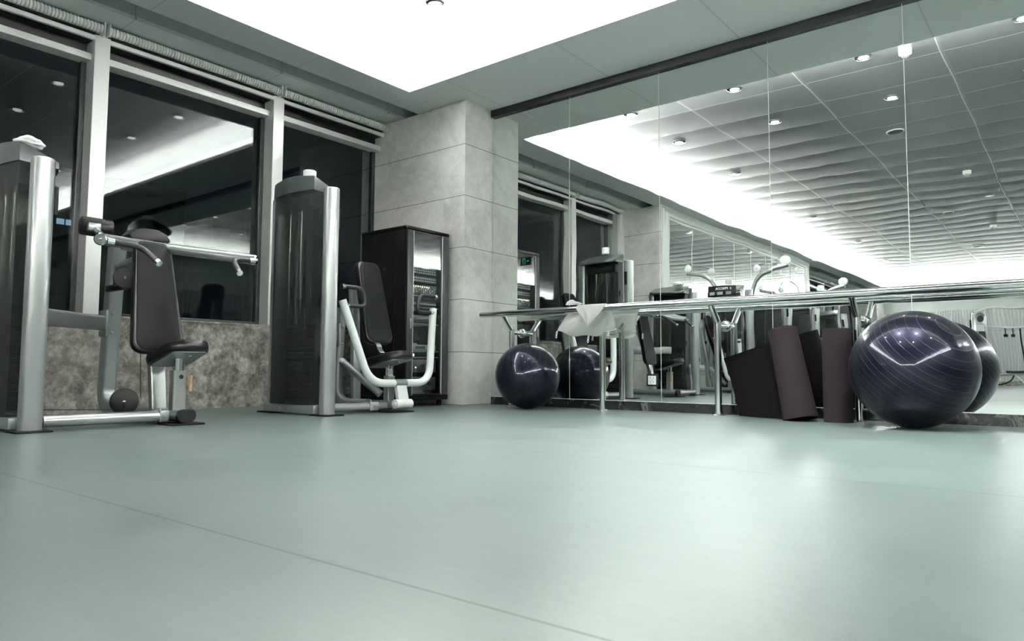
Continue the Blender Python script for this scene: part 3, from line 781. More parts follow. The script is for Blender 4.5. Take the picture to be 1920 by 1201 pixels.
# ---------------------------------------------------------------- server cabinet and the gear inside
def cabinet():
    x1, x0, y0, y1, zt = -5.554, -6.28, 5.150, 5.80, 1.915
    t = thing('server_cabinet', 'tall black server cabinet with a glass door beside the stone column', 'cabinet', ((x0+x1)/2, (y0+y1)/2, 0))
    bm = bm_new()
    box(bm, (x0, y0, .075), (x1-.03, y0+.02, zt-.03), .003)          # side panel facing camera
    box(bm, (x0, y1-.02, .075), (x1-.03, y1, zt-.03), .003)
    box(bm, (x0, y0, .075), (x0+.02, y1, zt-.03), .003)
    obj('side_panels', bm, M_cab, t, 30)
    bm = bm_new(); box(bm, (x0-.005, y0-.006, zt-.04), (x1+.004, y1+.004, zt), .012, 3); obj('top', bm, M_cab, t, 30)
    bm = bm_new(); box(bm, (x0-.005, y0-.006, .065), (x1+.004, y1+.004, .115), .01, 3); obj('bottom', bm, M_cab, t, 30)
    bm = bm_new()
    box(bm, (x1-.03, y0, .115), (x1-.005, y0+.02, zt-.04)); box(bm, (x1-.03, y1-.02, .115), (x1-.005, y1, zt-.04))
    obj('front_posts', bm, M_cab, t)
    bm = bm_new(); cyl(bm, (x0+.22, y0-.004, 1.80), (x0+.22, y0+.002, 1.80), .017, 16)
    box(bm, (x0+.37, y0-.003, 1.46), (x0+.41, y0+.002, 1.49)); box(bm, (x1-.17, y0-.002, .13), (x1-.165, y0+.001, zt-.05))
    obj('panel_lock', bm, M_black, t)
    d = bpy.data.objects.new('door', None); COL.objects.link(d); d.parent = t; d.location = Vector((x1, y0, .12))-root_loc(t)
    bm = bm_new(); box(bm, (x1-.006, y0+.012, .12), (x1+.012, y0+.095, zt-.045), .003); box(bm, (x1-.006, y1-.115, .12), (x1+.012, y1-.012, zt-.045), .003)
    obj('perforated_stile', bm, M_perf, d)
    bm = bm_new(); box(bm, (x1-.006, y0+.095, .12), (x1+.010, y1-.115, .135)); obj('door_rail', bm, M_cab, d)
    bm = bm_new(); box(bm, (x1-.006, y0+.095, zt-.06), (x1+.010, y1-.115, zt-.045)); obj('door_rail', bm, M_cab, d)
    bm = bm_new(); box(bm, (x1+.001, y0+.095, .135), (x1+.005, y1-.115, zt-.06)); obj('door_glass', bm, M_doorglass, d, 0)
    bm = bm_new(); box(bm, (x1+.004, y0+.095, .125), (x1+.0145, y0+.100, zt-.05)); box(bm, (x1+.004, y1-.120, .125), (x1+.0145, y1-.115, zt-.05)); obj('glass_edge_strip', bm, M_alu, d)
    bm = bm_new(); box(bm, (x1+.010, y0+.05, .82), (x1+.022, y0+.075, .93), .003); cyl(bm, (x1+.02, y0+.0625, .90), (x1+.026, y0+.0625, .90), .007, 12); obj('door_latch', bm, M_alumid, d)
    for (cx, cy) in ((x1-.07, y0+.06), (x1-.07, y1-.06), (x0+.07, y0+.06), (x0+.07, y1-.06)):
        bm = bm_new(); cyl(bm, (cx-.014, cy, .027), (cx+.014, cy, .027), .027, 18); box(bm, (cx-.022, cy-.02, .035), (cx+.022, cy+.02, .067), .004); obj('caster', bm, M_rubber, t)
    # gear
    ya, yb, xf = y0+.10, y1-.12, x1-.07
    specs = [(1.42, 1.56, 'knob', 'audio mixer with rows of small knobs, topmost unit in the cabinet'),
             (1.33, 1.41, 'dots', 'black patch unit with a row of white buttons, second from top in the cabinet'),
             (1.20, 1.31, 'fader', 'audio unit with fader slots and warm lit dots, third from top in the cabinet'),
             (1.08, 1.13, 'dots2', 'slim black switch unit with a fine row of ports in the cabinet'),
             (.90, .98, 'plain', 'plain black amplifier in the middle of the cabinet'),
             (.60, .66, 'silver', 'silver disc player on the lower shelf of the cabinet'),
             (.36, .50, 'amp', 'black power amplifier with two small lamps low in the cabinet'),
             (.17, .31, 'amp', 'black power amplifier with two small lamps, lowest in the cabinet')]
    for z0, z1, kind, lab in specs:
        q = thing('rack_unit', lab, 'rack unit', (xf-.2, (ya+yb)/2, z0), 'audio units in the server cabinet')
        bm = bm_new(); box(bm, (xf-.40, ya, z0), (xf, yb, z1), .004); obj('casing', bm, M_rackl if kind == 'silver' else M_rack, q)
        if kind == 'knob':
            bm = bm_new()
            for r_ in range(5):
                for c_ in range(12): cyl(bm, (xf, ya+.025+c_*.033, z0+.02+r_*.026), (xf+.012, ya+.025+c_*.033, z0+.02+r_*.026), .008, 8)
            obj('knobs', bm, M_white, q)
        if kind in ('dots', 'dots2'):
            bm = bm_new()
            for r_ in range(2 if kind == 'dots' else 1):
                for c_ in range(14): box(bm, (xf, ya+.02+c_*.029, z0+.018+r_*.03), (xf+.004, ya+.034+c_*.029, z0+.028+r_*.03))
            obj('buttons', bm, M_white, q)
        if kind == 'fader':
            bm = bm_new()
            for c_ in range(12): box(bm, (xf, ya+.025+c_*.033, z0+.012), (xf+.002, ya+.029+c_*.033, z0+.07)); box(bm, (xf, ya+.02+c_*.033, z0+.03+.02*(c_ % 3)), (xf+.01, ya+.035+c_*.033, z0+.038+.02*(c_ % 3)))
            obj('faders', bm, M_white, q)
            bm = bm_new()
            for c_ in range(9): box(bm, (xf, ya+.04+c_*.033, z0+.085), (xf+.003, ya+.05+c_*.033, z0+.094))
            obj('pilot_lamps', bm, M_ledw, q)
        if kind == 'silver':
            bm = bm_new(); box(bm, (xf, ya+.12, z0+.015), (xf+.003, ya+.26, z0+.045)); obj('display_window', bm, M_black, q)
            bm = bm_new(); lathe(bm, (xf-.12, ya+.12, z1), (xf-.12, ya+.12, z1+.03), [(0, .10), (.015, .10), (.02, .07)], 20); obj('disc_lid', bm, M_alumid, q)
        if kind == 'amp':
            bm = bm_new()
            for yy in (ya+.06, ya+.12): box(bm, (xf, yy, z0+.05), (xf+.003, yy+.008, z0+.058))
            obj('pilot_lamps', bm, M_led, q)
            bm = bm_new()
            for yy in (ya+.22, ya+.33): cyl(bm, (xf, yy, z0+.07), (xf+.02, yy, z0+.07), .022, 16)
            obj('knobs', bm, M_plast, q)
    bm = bm_new()
    for z_ in (1.185, 1.06, .88, .585, .52): box(bm, (xf-.5, ya-.05, z_), (xf+.01, yb+.03, z_+.008))
    obj('shelves', bm, M_alumid, t)
    q = thing('desk_lamp_head', 'tiny bright white light glowing behind the cabinet glass above the lower shelf', 'light', (xf+.03, ya+.05, .54))
    bm = bm_new(); lathe(bm, (xf+.01, ya+.05, .545), (xf+.05, ya+.05, .545), [(0, .008), (.02, .014), (.03, .014)], 14); obj('housing', bm, M_plast, q)
    bm = bm_new(); lathe(bm, (xf+.039, ya+.05, .545), (xf+.05, ya+.05, .545), [(0, .013), (.004, .011), (.006, .004)], 14); obj('lens', bm, mat('torch_glow', (.8, .9, 1), .4, emis=(.7, .85, 1.), es=40.), q)
cabinet()

# ---------------------------------------------------------------- weight machines
def tower(t, y0, H, curl=1., print_word=False):
    """weight stack tower: two tubes, smoked shroud, cap, plates; user side is +y"""
    xr, xl = -5.01, -5.77
    bm = bm_new(); lathe(bm, (xr, y0, 0), (xr, y0, H), [(0.012, .066), (H-.006, .066), (H, .060)], 36); a = obj('upright_tube', bm, M_silver, t, 40)
    bm = bm_new(); lathe(bm, (xl, y0+.0, 0), (xl, y0+.0, H), [(0.012, .066), (H-.006, .066), (H, .060)], 36); obj('upright_tube', bm, M_silver, t, 40)
    # oval maker's badge low on the user side of the right tube
    bm = bm_new()
    for r0, r1, zz in ((.050, .045, 0),):
        n = 28
        vs = []
        for rad in (.050, .044):
            vs.append([bm.verts.new((xr+(rad*.62)*math.cos(2*PI*k/n), y0+math.sqrt(max(.0, .0672**2-((rad*.62)*math.cos(2*PI*k/n))**2)), H-.42+rad*.62*math.sin(2*PI*k/n))) for k in range(n)])
        for k in range(n): bm.faces.new((vs[0][k], vs[0][(k+1) % n], vs[1][(k+1) % n], vs[1][k]))
    obj('oval_badge', bm, M_teal, a)
    bm = bm_new(); tube(bm, [(xr-.005, y0+.075, H-.34), (xr-.005, y0+.075, H-.16)], .020, n=12); obj('bottle_clip', bm, M_rubber, t)
    for xx in (xr, xl):
        bm = bm_new(); prism(bm, rrect(.23, .20, .02), 0, .012, lambda u, v, z: (xx+u+(.015 if xx == xr else -.01), y0+v-.01, z)); obj('floor_plate', bm, M_rubber, t)
    # base box
    bm = bm_new(); box(bm, (xl-.03, y0-.10, .014), (xr-.05, y0+.04, .085), .008)
    for xx in (-5.55, -5.42): cyl(bm, (xx, y0-.112, .05), (xx, y0-.098, .05), .016, 12)
    obj('base_beam', bm, M_silverdk, t, 30)
    # shroud outline (x,y) convex towards -y, flatter to +y
    xa, xb = -5.745, -5.150
    out = [(xb, y0+.045), (xb, y0-.085)]
    for k in range(1, 14):
        s = k/14; out.append((xb+(xa-xb)*s, y0-.085-.045*math.sin(PI*s)))
    out += [(xa, y0-.07), (xa, y0+.045)]
    for k in range(1, 10):
        s = k/10; out.append((xa+(xb-xa)*s, y0+.045+.03*math.sin(PI*s)))
    bm = bm_new(); n = len(out); th = .006
    lo = [bm.verts.new((x_, y_, .085)) for x_, y_ in out]; hi = [bm.verts.new((x_, y_, H)) for x_, y_ in out]
    for k in range(n): bm.faces.new((lo[k], lo[(k+1) % n], hi[(k+1) % n], hi[k]))
    obj('smoked_shroud', bm, M_smoke, t, 30)
    bm = bm_new()
    for xx in (xb+.001,):
        for zz in (.45, .95, 1.45):
            if zz < H-.1: box(bm, (xx, y0+.0, zz*H/1.9-.04), (xx+.012, y0+.02, zz*H/1.9+.04), .003)
    obj('shroud_clip', bm, M_plast, t)
    # cap: swept crescent, drooping to the user side
    co = [(x_+(x_+5.447)*.05, y0+((y_-y0)*1.06 if y_ < y0 else (y_-y0)*2.1+.035)) for x_, y_ in out]
    bm = bm_new(); R = []
    for lay, (zf, k) in enumerate(((0., 1.), (.75, 1.), (.97, .985), (1., .95))):
        ring = []
        for x_, y_ in co:
            q = max(0., min(1., (y_-(y0-.10))/.27)); hgt = .012+.108*(1-q**1.4)
            bul = .022*math.cos((x_+5.447)/.34*PI/2)*(1-q)
            cx_, cy_ = -5.447, y0
            ring.append(bm.verts.new((cx_+(x_-cx_)*k, cy_+(y_-cy_)*k, H-.005+(hgt+bul)*zf-.012*(zf == 0)*q)))
        R.append(ring)
    for a_, b_2 in zip(R, R[1:]):
        for k in range(n): bm.faces.new((a_[k], a_[(k+1) % n], b_2[(k+1) % n], b_2[k]))
    bm.faces.new(R[0][::-1]); bm.faces.new(R[-1])
    cap = obj('tower_cap', bm, M_cap, t, 40)
    # inside: guide rods, stack, head plate
    for xx in (-5.56, -5.39):
        bm = bm_new(); tube(bm, [(xx, y0-.03, .09), (xx, y0-.03, H-.05)], .013, n=12); obj('guide_rod', bm, M_chrome, t)
    for k in range(16):
        z0 = .12+k*.041; bm = bm_new(); box(bm, (-5.66, y0-.085, z0), (-5.23, y0+.025, z0+.038), .004); p = obj('weight_plate', bm, M_stack, t, 30)
        if k < 14:
            bm = bm_new(); box(bm, (-5.488, y0+.024, z0+.010), (-5.462, y0+.027, z0+.026)); obj('weight_number', bm, M_paper, p, 0)
    bm = bm_new(); box(bm, (-5.485, y0-.02, .77), (-5.465, y0+.0, H-.06)); obj('selector_rod', bm, M_alumid, t)
    bm = bm_new(); box(bm, (-5.70, y0-.08, H-.14), (-5.20, y0+.03, H-.03), .01); obj('top_bracket', bm, M_silverdk, t, 30)
    if print_word:
        bm = bm_new(); box(bm, (-5.74, y0+.175, H-.10), (-5.20, y0+.195, H+.095), .008); bp = obj('display_board', bm, M_plast, t, 30)
        cu = bpy.data.curves.new('word', 'FONT'); cu.body = 'PRECOR'; cu.size = .060; cu.extrude = .001; cu.align_x = 'CENTER'; cu.align_y = 'CENTER'; cu.offset = .0016
        tmp = bpy.data.objects.new('lettering', cu); COL.objects.link(tmp)
        dg = bpy.context.evaluated_depsgraph_get(); me = bpy.data.meshes.new_from_object(tmp.evaluated_get(dg)); bpy.data.objects.remove(tmp)
        me.materials.clear(); me.materials.append(M_white)
        o = bpy.data.objects.new('lettering', me); COL.objects.link(o); o.parent = bp; o.location = Vector((-5.47, y0+.197, H+.035))-root_loc(bp); o.rotation_euler = (PI/2, 0, PI)
        bm = bm_new()
        for q in (0, 1, 2): box(bm, (-5.318+q*.008, y0+.195, H+.012), (-5.314+q*.008, y0+.198, H+.058))
        box(bm, (-5.322, y0+.195, H+.030), (-5.296, y0+.198, H+.038)); obj('maker_mark', bm, M_white, bp, 0)
        for q in range(3):
            bm = bm_new(); box(bm, (-5.70+q*.15, y0+.195, H-.075), (-5.60+q*.15, y0+.197, H-.02), .0005); obj('exercise_picture', bm, M_rackl, bp, 0)
    return cap

def pad(bm, w, L, th, fn, taper=1., r=.07):
    """upholstered pad: rounded outline w wide, L long (v from 0 to L); fn(u,v,t)"""
    base = rrect(w, L, r, 6); out = []
    for u, v in base:
        k = 1-(1-taper)*((v+L/2)/L); out.append((u*k, v+L/2))
    prism(bm, out, 0, th, fn, bev=min(.02, th*.42))
def seat_part(t, c, xf, xb, zf, zb, w=.34):
    """seat pad sloping from the back (xb,zb) up to the front (xf,zf)"""
    d = Vector((xf-xb, 0, zf-zb)); L = d.length; d.normalize(); nrm = Vector((-d.z, 0, d.x)); base = Vector((xb, c, zb))
    bm = bm_new(); pad(bm, w, L, .072, lambda u, v, q: base+d*v+Vector((0, u, 0))+nrm*q, .84, .125)
    s = obj('seat', bm, M_vinyls, t, 30)
    bm = bm_new(); prism(bm, rrect(w*.72, L*.72, .03), 0, .008, lambda u, v, q: base+d*(v+L/2)+Vector((0, u, 0))-nrm*q)
    for v in (L*.3, L*.7): cyl(bm, base+d*v+Vector((0, .03, 0))-nrm*.008, base+d*v+Vector((0, .03, 0))-nrm*.016, .009, 10)
    obj('under_plate', bm, M_alumid, s)
def back_part(t, c, pb, pt, w, taper, th=.065):
    """backrest pad from pb (bottom, x,z) to pt (top, x,z)"""
    d = Vector((pt[0]-pb[0], 0, pt[1]-pb[1])); L = d.length; d.normalize(); nrm = Vector((d.z, 0, -d.x)); base = Vector((pb[0], c, pb[1]))
    bm = bm_new(); pad(bm, w, L, th, lambda u, v, q: base+d*v+Vector((0, u, 0))-nrm*th+nrm*q, taper, .085)
    s = obj('backrest', bm, M_vinyls, t, 30)
    bm = bm_new(); base2 = rrect(w-.05, L-.05, .07, 6); out = [(u*(1-(1-taper)*((v+L/2)/L)), v+L/2) for u, v in base2]
    prism(bm, out, 0, .006, lambda u, v, q: base+d*v+Vector((0, u, 0))+nrm*(q-.001), bev=.0025)
    obj('front_panel', bm, M_vinyl, s, 30)
def pulley(t, c, r, axis, w=.03, name='pulley', m=None):
    a = Vector(axis).normalized(); c = Vector(c)
    bm = bm_new(); lathe(bm, c-a*w/2, c+a*w/2, [(0, r*.93), (w*.12, r), (w*.88, r), (w, r*.93), (w+.001, r*.2)], 36); p = obj(name, bm, m or M_plast, t, 40)
    bm = bm_new(); lathe(bm, c-a*(w/2+.008), c+a*(w/2+.008), [(0, .006), (.003, .011), (w+.012, .011), (w+.016, .006)], 14); obj('axle_bolt', bm, M_chrome, p, 40)
def bolt(bm, p, d, r=.011, h=.012):
    p, d = Vector(p), Vector(d).normalized(); lathe(bm, p, p+d, [(0, r*1.3), (.002, r*1.3), (.002, r), (h*.7, r*.9), (h, r*.4)], 12)

def shoulder_press(y1, main=True, lab='', grp='weight machines along the windows'):
    """y1 = tower line; seat line is .90 m further towards the mirror"""
    dy = y1-1.597; c = 2.50+dy
    t = thing('shoulder_press_machine', lab, 'weight machine', (-5.4, c, 0), grp)
    H = 1.682 if main else 1.74
    tower(t, y1-.0, H)
    # ground tube from the tower to the seat base
    bm = bm_new(); sweep(bm, [(-5.03, 1.66+dy, .060), (-5.03, c-.13, .060)], rrect(.115, .075, .035)); obj('floor_tube', bm, M_silver, t)
    bm = bm_new(); box(bm, (-5.09, c-.14, .02), (-4.97, c-.075, .10), .008); bolt(bm, (-4.97, c-.11, .06), (1, 0, 0)); bolt(bm, (-5.03, c-.11, .10), (0, 0, 1)); obj('joint_clamp', bm, M_silverdk, t, 30)
    # foot beam along x under the seat
    bm = bm_new(); sweep(bm, [(-6.00, c, .062), (-4.90, c, .062)], rrect(.13, .085, .04)); obj('foot_beam', bm, M_silverdk, t)
    bm = bm_new(); sweep(bm, [(-4.905, c, .062), (-4.875, c, .062)], rrect(.132, .087, .041)); obj('end_cap', bm, M_plast, t)
    bm = bm_new(); prism(bm, rrect(.26, .24, .04), 0, .012, lambda u, v, z: (-4.95+u, c+v, z)); obj('foot_plate', bm, M_rubber, t)
    # J-shaped rear upright
    bm = bm_new(); sweep(bm, fillet([(-5.80, c, .07), (-6.20, c, .07), (-6.17, c, .5), (-6.10, c, 1.36)], [.18, .3], 10), rrect(.11, .12, .022)); obj('rear_upright', bm, M_silverdk, t, 40)
    bm = bm_new(); sweep(bm, [(-5.42, 1.66+dy, .735), (-6.00, 2.26+dy, .745), (-6.10, 2.42+dy, .745)], rrect(.05, .12, .022), up=(0, 0, 1)); obj('cross_tube', bm, M_silver, t, 40)
    bm = bm_new(); box(bm, (-6.20, c-.075, .64), (-6.07, c-.057, .85), .004)
    for zz in (.67, .82): bolt(bm, (-6.065, c-.03, zz), (1, 0, 0)); bolt(bm, (-6.17, c-.075, zz), (0, -1, 0))
    obj('clamp_plate', bm, M_silverdk, t, 30)
    # front post that carries the backrest
    bm = bm_new(); sweep(bm, fillet([(-5.30, c, .09), (-5.36, c, .50), (-5.58, c, 1.12)], .2), rrect(.115, .06, .015)); obj('back_post', bm, M_silver, t, 40)
    bm = bm_new(); sweep(bm, [(-6.10, c, 1.20), (-5.56, c, 1.235)], rrect(.07, .06, .015)); obj('top_strut', bm, M_silverdk, t, 40)
    # seat post with telescoping stem
    bm = bm_new(); sweep(bm, [(-5.02, c, .09), (-5.02, c, .375)], rrect(.095, .075, .012)); p = obj('seat_post', bm, M_silver, t, 40)
    bm = bm_new(); bolt(bm, (-4.975, c-.0, .33), (1, 0, 0), .012, .006); cyl(bm, (-5.02, c-.036, .34), (-5.02, c-.045, .34), .014, 14); obj('lock_pin', bm, M_plast, p)
    bm = bm_new(); sweep(bm, [(-5.02, c, .37), (-5.02, c, .475)], rrect(.065, .05, .01)); obj('seat_stem', bm, M_chrome, p, 40)
    seat_part(t, c, -4.79, -5.24, .525, .395)
    back_part(t, c, (-5.305, .50), (-5.475, 1.345), .385, .70)
    # pulleys and cable
    pulley(t, (-5.32, 2.27+dy, .155), .092, (1, -.45, 0), .04)
    bm = bm_new(); box(bm, (-5.34, 2.255+dy, .08), (-5.30, 2.285+dy, .14)); obj('pulley_bracket', bm, M_plast, t)
    pulley(t, (-5.70, 2.405+dy, 1.075), .085, (1, -.45, 0), .05)
    bm = bm_new(); box(bm, (-6.05, 2.40+dy, .99), (-5.74, 2.44+dy, 1.04), .008); tube(bm, [(-5.80, 2.38+dy, 1.02), (-5.80, 2.38+dy, 1.10)], .022, n=14); obj('pulley_yoke', bm, M_plast, t)
    bm = bm_new(); tube(bm, [(-5.42, 1.66+dy, .115), (-5.36, 2.2+dy, .098)], .0035, n=8); tube(bm, [(-5.27, 2.36+dy, .18), (-5.52, 2.44+dy, .9)], .0035, n=8); obj('cable', bm, M_black, t)
    # press arms: a wide V behind the backrest
    zc, ze = 1.335, 1.228
    apex = (-5.66, c-.01, zc)
    for s in (-1, 1):
        end = (-5.0, c+s*.555, ze)
        bm = bm_new(); sweep(bm, [apex, end], circ(.040, 24)); ar = obj('press_arm', bm, M_silver, t)
        e = Vector(end); d = (e-Vector(apex)).normalized()
        bm = bm_new(); lathe(bm, e-d*.02, e+d*.02, [(0, .0415), (.03, .0415), (.038, .034)], 24); bolt(bm, e+d*.018, d, .011, .008); obj('end_disc', bm, M_chrome, ar, 40)
        g0 = Vector((-4.965, c+s*.50, ze-.015))
        bm = bm_new(); tube(bm, [g0, (-4.93, c+s*.33, ze-.025), (-4.76, c+s*.29, ze-.145)], .019, .09, 16); gr = obj('hand_grip', bm, M_grip, ar)
        bm = bm_new(); lathe(bm, g0+Vector((0, s*.035, .003)), g0-Vector((0, s*.012, 0)), [(0, .018), (.002, .023), (.046, .023), (.048, .02)], 18); obj('chrome_ferrule', bm, M_chrome, gr, 40); bm = bm_new()
        q = Vector((-4.76, c+s*.29, ze-.145)); dd = Vector((.17, -s*.04, -.12)).normalized(); lathe(bm, q-dd*.012, q+dd*.016, [(0, .0225), (.026, .0225), (.028, .016)], 18); obj('chrome_ferrule', bm, M_chrome, gr, 40)
    bm = bm_new(); box(bm, (-5.80, c-.10, zc-.04), (-5.62, c+.08, zc+.04), .015); tube(bm, [(-5.72, c-.12, zc), (-5.72, c+.12, zc)], .045, n=20); obj('arm_pivot', bm, M_silverdk, t, 40)
    bm = bm_new()
    out = [(-.14, 0), (-.16, .03), (-.12, .075), (-.05, .095), (.06, .095), (.13, .065), (.16, .015), (.14, 0)]
    prism(bm, out, -5.70, -5.86, lambda u, v, q: (q, c+.08+u, 1.405+v-.02), bev=.012); obj('pivot_cover', bm, M_plast, t, 40)
    # counterweight roller at the left arm
    bm = bm_new(); cyl(bm, (-5.41, c-.53, 1.375), (-5.39, c-.335, 1.37), .066, 28, .01); cw = obj('counterweight', bm, M_plast, t, 40)
    bm = bm_new(); tube(bm, [(-5.35, c-.46, 1.35), (-5.05, c-.53, 1.255)], .022, .0, 14); box(bm, (-5.345, c-.52, 1.33), (-5.30, c-.44, 1.385), .004); obj('counterweight_arm', bm, M_silver, cw)
    return t, c

def chest_press(y1, lab, grp='weight machines along the windows', word=False):
    dy = y1-3.773; c = 4.45+dy
    t = thing('chest_press_machine', lab, 'weight machine', (-5.3, c, 0), grp)
    tower(t, y1, 1.938, print_word=word)
    SHIFT.xyz = (-.10, .09, 0)
    bm = bm_new(); sweep(bm, [(-5.0, 3.74+dy, .058), (-5.0, c-.25, .058)], rrect(.10, .07, .033)); obj('floor_tube', bm, M_silver, t)
    bm = bm_new(); box(bm, (-5.06, c-.27, .02), (-4.945, c-.17, .098), .006); bolt(bm, (-4.945, c-.22, .06), (1, 0, 0)); bolt(bm, (-5.0, c-.22, .098), (0, 0, 1), .012, .02); obj('joint_clamp', bm, M_alumid, t, 30)
    bm = bm_new(); sweep(bm, [(-5.0, c-.17, .055), (-5.0, c, .055)], rrect(.095, .07, .03)); obj('floor_link', bm, M_silverdk, t)
    bm = bm_new(); sweep(bm, [(-5.62, c, .062), (-4.90, c, .062)], rrect(.12, .08, .035)); obj('foot_beam', bm, M_silverdk, t)
    bm = bm_new(); prism(bm, rrect(.24, .30, .06), 0, .010, lambda u, v, z: (-4.90+u, c+v, z)); obj('foot_plate', bm, M_rubber, t)
    # rear J upright
    bm = bm_new(); sweep(bm, fillet([(-5.20, c-.08, .07), (-5.52, c-.20, .07), (-5.50, c-.22, .4), (-5.45, c-.22, .98)], [.20, .3], 10), rrect(.10, .085, .025)); obj('rear_upright', bm, M_silverdk, t, 40)
    bm = bm_new(); sweep(bm, [(-5.43, 3.70+dy, .70), (-5.47, c-.26, .70)], rrect(.10, .11, .025), up=(0, 0, 1)); obj('cross_tube', bm, M_silverdk, t, 40)
    bm = bm_new(); box(bm, (-5.52, c-.285, .60), (-5.39, c-.268, .82), .004)
    for zz in (.63, .79): bolt(bm, (-5.395, c-.24, zz), (1, 0, 0))
    obj('clamp_plate', bm, M_silverdk, t, 30)
    bm = bm_new(); tube(bm, [(-5.46, c-.20, .47), (-5.10, c-.02, .16)], .036, n=20); bolt(bm, (-5.43, c-.215, .475), (1, -.3, .6), .02, .015); obj('diagonal_brace', bm, M_silverdk, t, 40)
    bm = bm_new(); sweep(bm, fillet([(-5.42, c-.05, .09), (-5.46, c-.03, .6), (-5.55, c, 1.2)], .2), rrect(.09, .06, .015)); obj('back_post', bm, M_silverdk, t, 40)
    # seat
    bm = bm_new(); sweep(bm, [(-5.0, c, .09), (-5.0, c, .33)], rrect(.085, .07, .01)); p = obj('seat_post', bm, M_silver, t, 40)
    bm = bm_new(); bolt(bm, (-4.965, c+.0, .285), (1, 0, 0), .014, .008); obj('lock_pin', bm, M_plast, p)
    bm = bm_new(); sweep(bm, [(-5.0, c, .32), (-5.0, c, .43)], rrect(.06, .05, .01)); obj('seat_stem', bm, M_chrome, p, 40)
    seat_part(t, c, -4.76, -5.24, .498, .398)
    back_part(t, c+.03, (-5.155, .635), (-5.37, 1.445), .335, .84)
    # U press arm, hinged low in front
    ca = c+.045; pv = Vector((-4.86, ca, .075))
    bm = bm_new(); lathe(bm, pv-Vector((0, .10, 0)), pv+Vector((0, .10, 0)), [(0, .036), (.004, .043), (.196, .043), (.2, .036)], 28); bolt(bm, pv-Vector((0, .10, 0)), (0, -1, 0), .018, .006); hg = obj('hinge_barrel', bm, M_white, t, 40)
    bm = bm_new(); sweep(bm, [pv+Vector((0, 0, .02)), (-4.90, ca, .255)], rrect(.045, .125, .008), up=(0, 1, 0)); obj('hinge_neck', bm, M_white, t, 40)
    yb, yt = .36, .57
    U = [(-5.02, ca-yt-.02, 1.0), (-4.905, ca-yb, .265), (-4.905, ca+yb+.02, .265), (-5.02, ca+yt-.03, 1.0)]
    bm = bm_new(); sweep(bm, fillet(U, .17, 12), circ(.036, 24)); ua = obj('press_arm', bm, M_white, t, 50)
    bm = bm_new(); sweep(bm, [(-4.905, ca-.07, .265), (-4.905, ca+.07, .265)], circ(.0375, 24)); obj('centre_sleeve', bm, M_alumid, ua, 50)
    for s in (-1, 1):
        a0 = Vector((-5.00, ca-.025+s*(yt-.02), .955)); top = Vector((-5.0, ca-.025+s*(yt+.0), 1.12))
        bm = bm_new(); tube(bm, [a0, a0+Vector((0, -s*.235, -.0)), top+Vector((0, -s*.215, 0)), top], .019, .07, 16); gr = obj('hand_grip', bm, M_grip, ua, 50)
        bm = bm_new(); lathe(bm, a0, a0-Vector((0, s*.05, 0)), [(0, .022), (.04, .022), (.045, .018)], 16); obj('chrome_ferrule', bm, M_chrome, gr, 40); bm = bm_new(); lathe(bm, top-Vector((0, s*.012, 0)), top+Vector((0, s*.022, 0)), [(0, .022), (.028, .022), (.032, .016)], 16); obj('chrome_ferrule', bm, M_chrome, gr, 40)
    pulley(t, (-5.52, c-.36, .99), .06, (1, -.4, 0), .04)
    bm = bm_new(); box(bm, (-5.60, c-.40, .90), (-5.46, c-.20, .96), .01); obj('cam_housing', bm, M_plast, t, 40)
    SHIFT.xyz = (0, 0, 0)
    return t, c

sp, c1 = shoulder_press(1.597, True, 'silver shoulder press machine with black seat and overhead press arms, at the left edge')
cp, c2 = chest_press(3.773, 'silver chest press machine with white U-shaped press arm beside the black cabinet')
chest_press(-.85, 'silver chest press machine with a word board, seen only in the mirror behind the barre', word=True)
# white tags on the chest press
for pts in (((-5.18, c2-.0, .64), (-5.12, c2+.02, .545), .05), ((-5.08, c2+.07, .40), (-5.06, c2+.08, .325), .05)):
    a, b, w_ = Vector(pts[0]), Vector(pts[1]), pts[2]
    bm = bm_new(); d = (b-a); n = 6; s_ = Vector((.25, 1, 0)).normalized()*w_/2
    vs = [[bm.verts.new(a+d*k/n+s_*q+Vector((.008*math.sin(k*1.1), 0, 0))) for q in (-1, 1)] for k in range(n+1)]
    for k in range(n): bm.faces.new((vs[k][0], vs[k][1], vs[k+1][1], vs[k+1][0]))
    bmesh.ops.solidify(bm, geom=bm.faces[:], thickness=.001)
    obj('paper_tag', bm, M_paper, cp, 60)
# clothes peg on the shoulder press seat post
t = thing('clothes_peg', 'pale wooden clothes peg hanging on the seat post of the shoulder press', 'clothes peg', (-4.965, c1+.06, .3))
for s in (-1, 1):
    bm = bm_new(); box(bm, (-.006, -.009, -.055), (.006, .009, .055), .002, rot=Matrix.Rotation(s*.10, 3, 'Y'))
    bmesh.ops.translate(bm, vec=(-4.965+s*.010, c1+.060, .285), verts=bm.verts); obj('jaw', bm, M_wood, t)
bm = bm_new(); tube(bm, [(-4.985, c1+.060, .29), (-4.945, c1+.060, .29)], .004, n=8); obj('spring', bm, M_chrome, t)

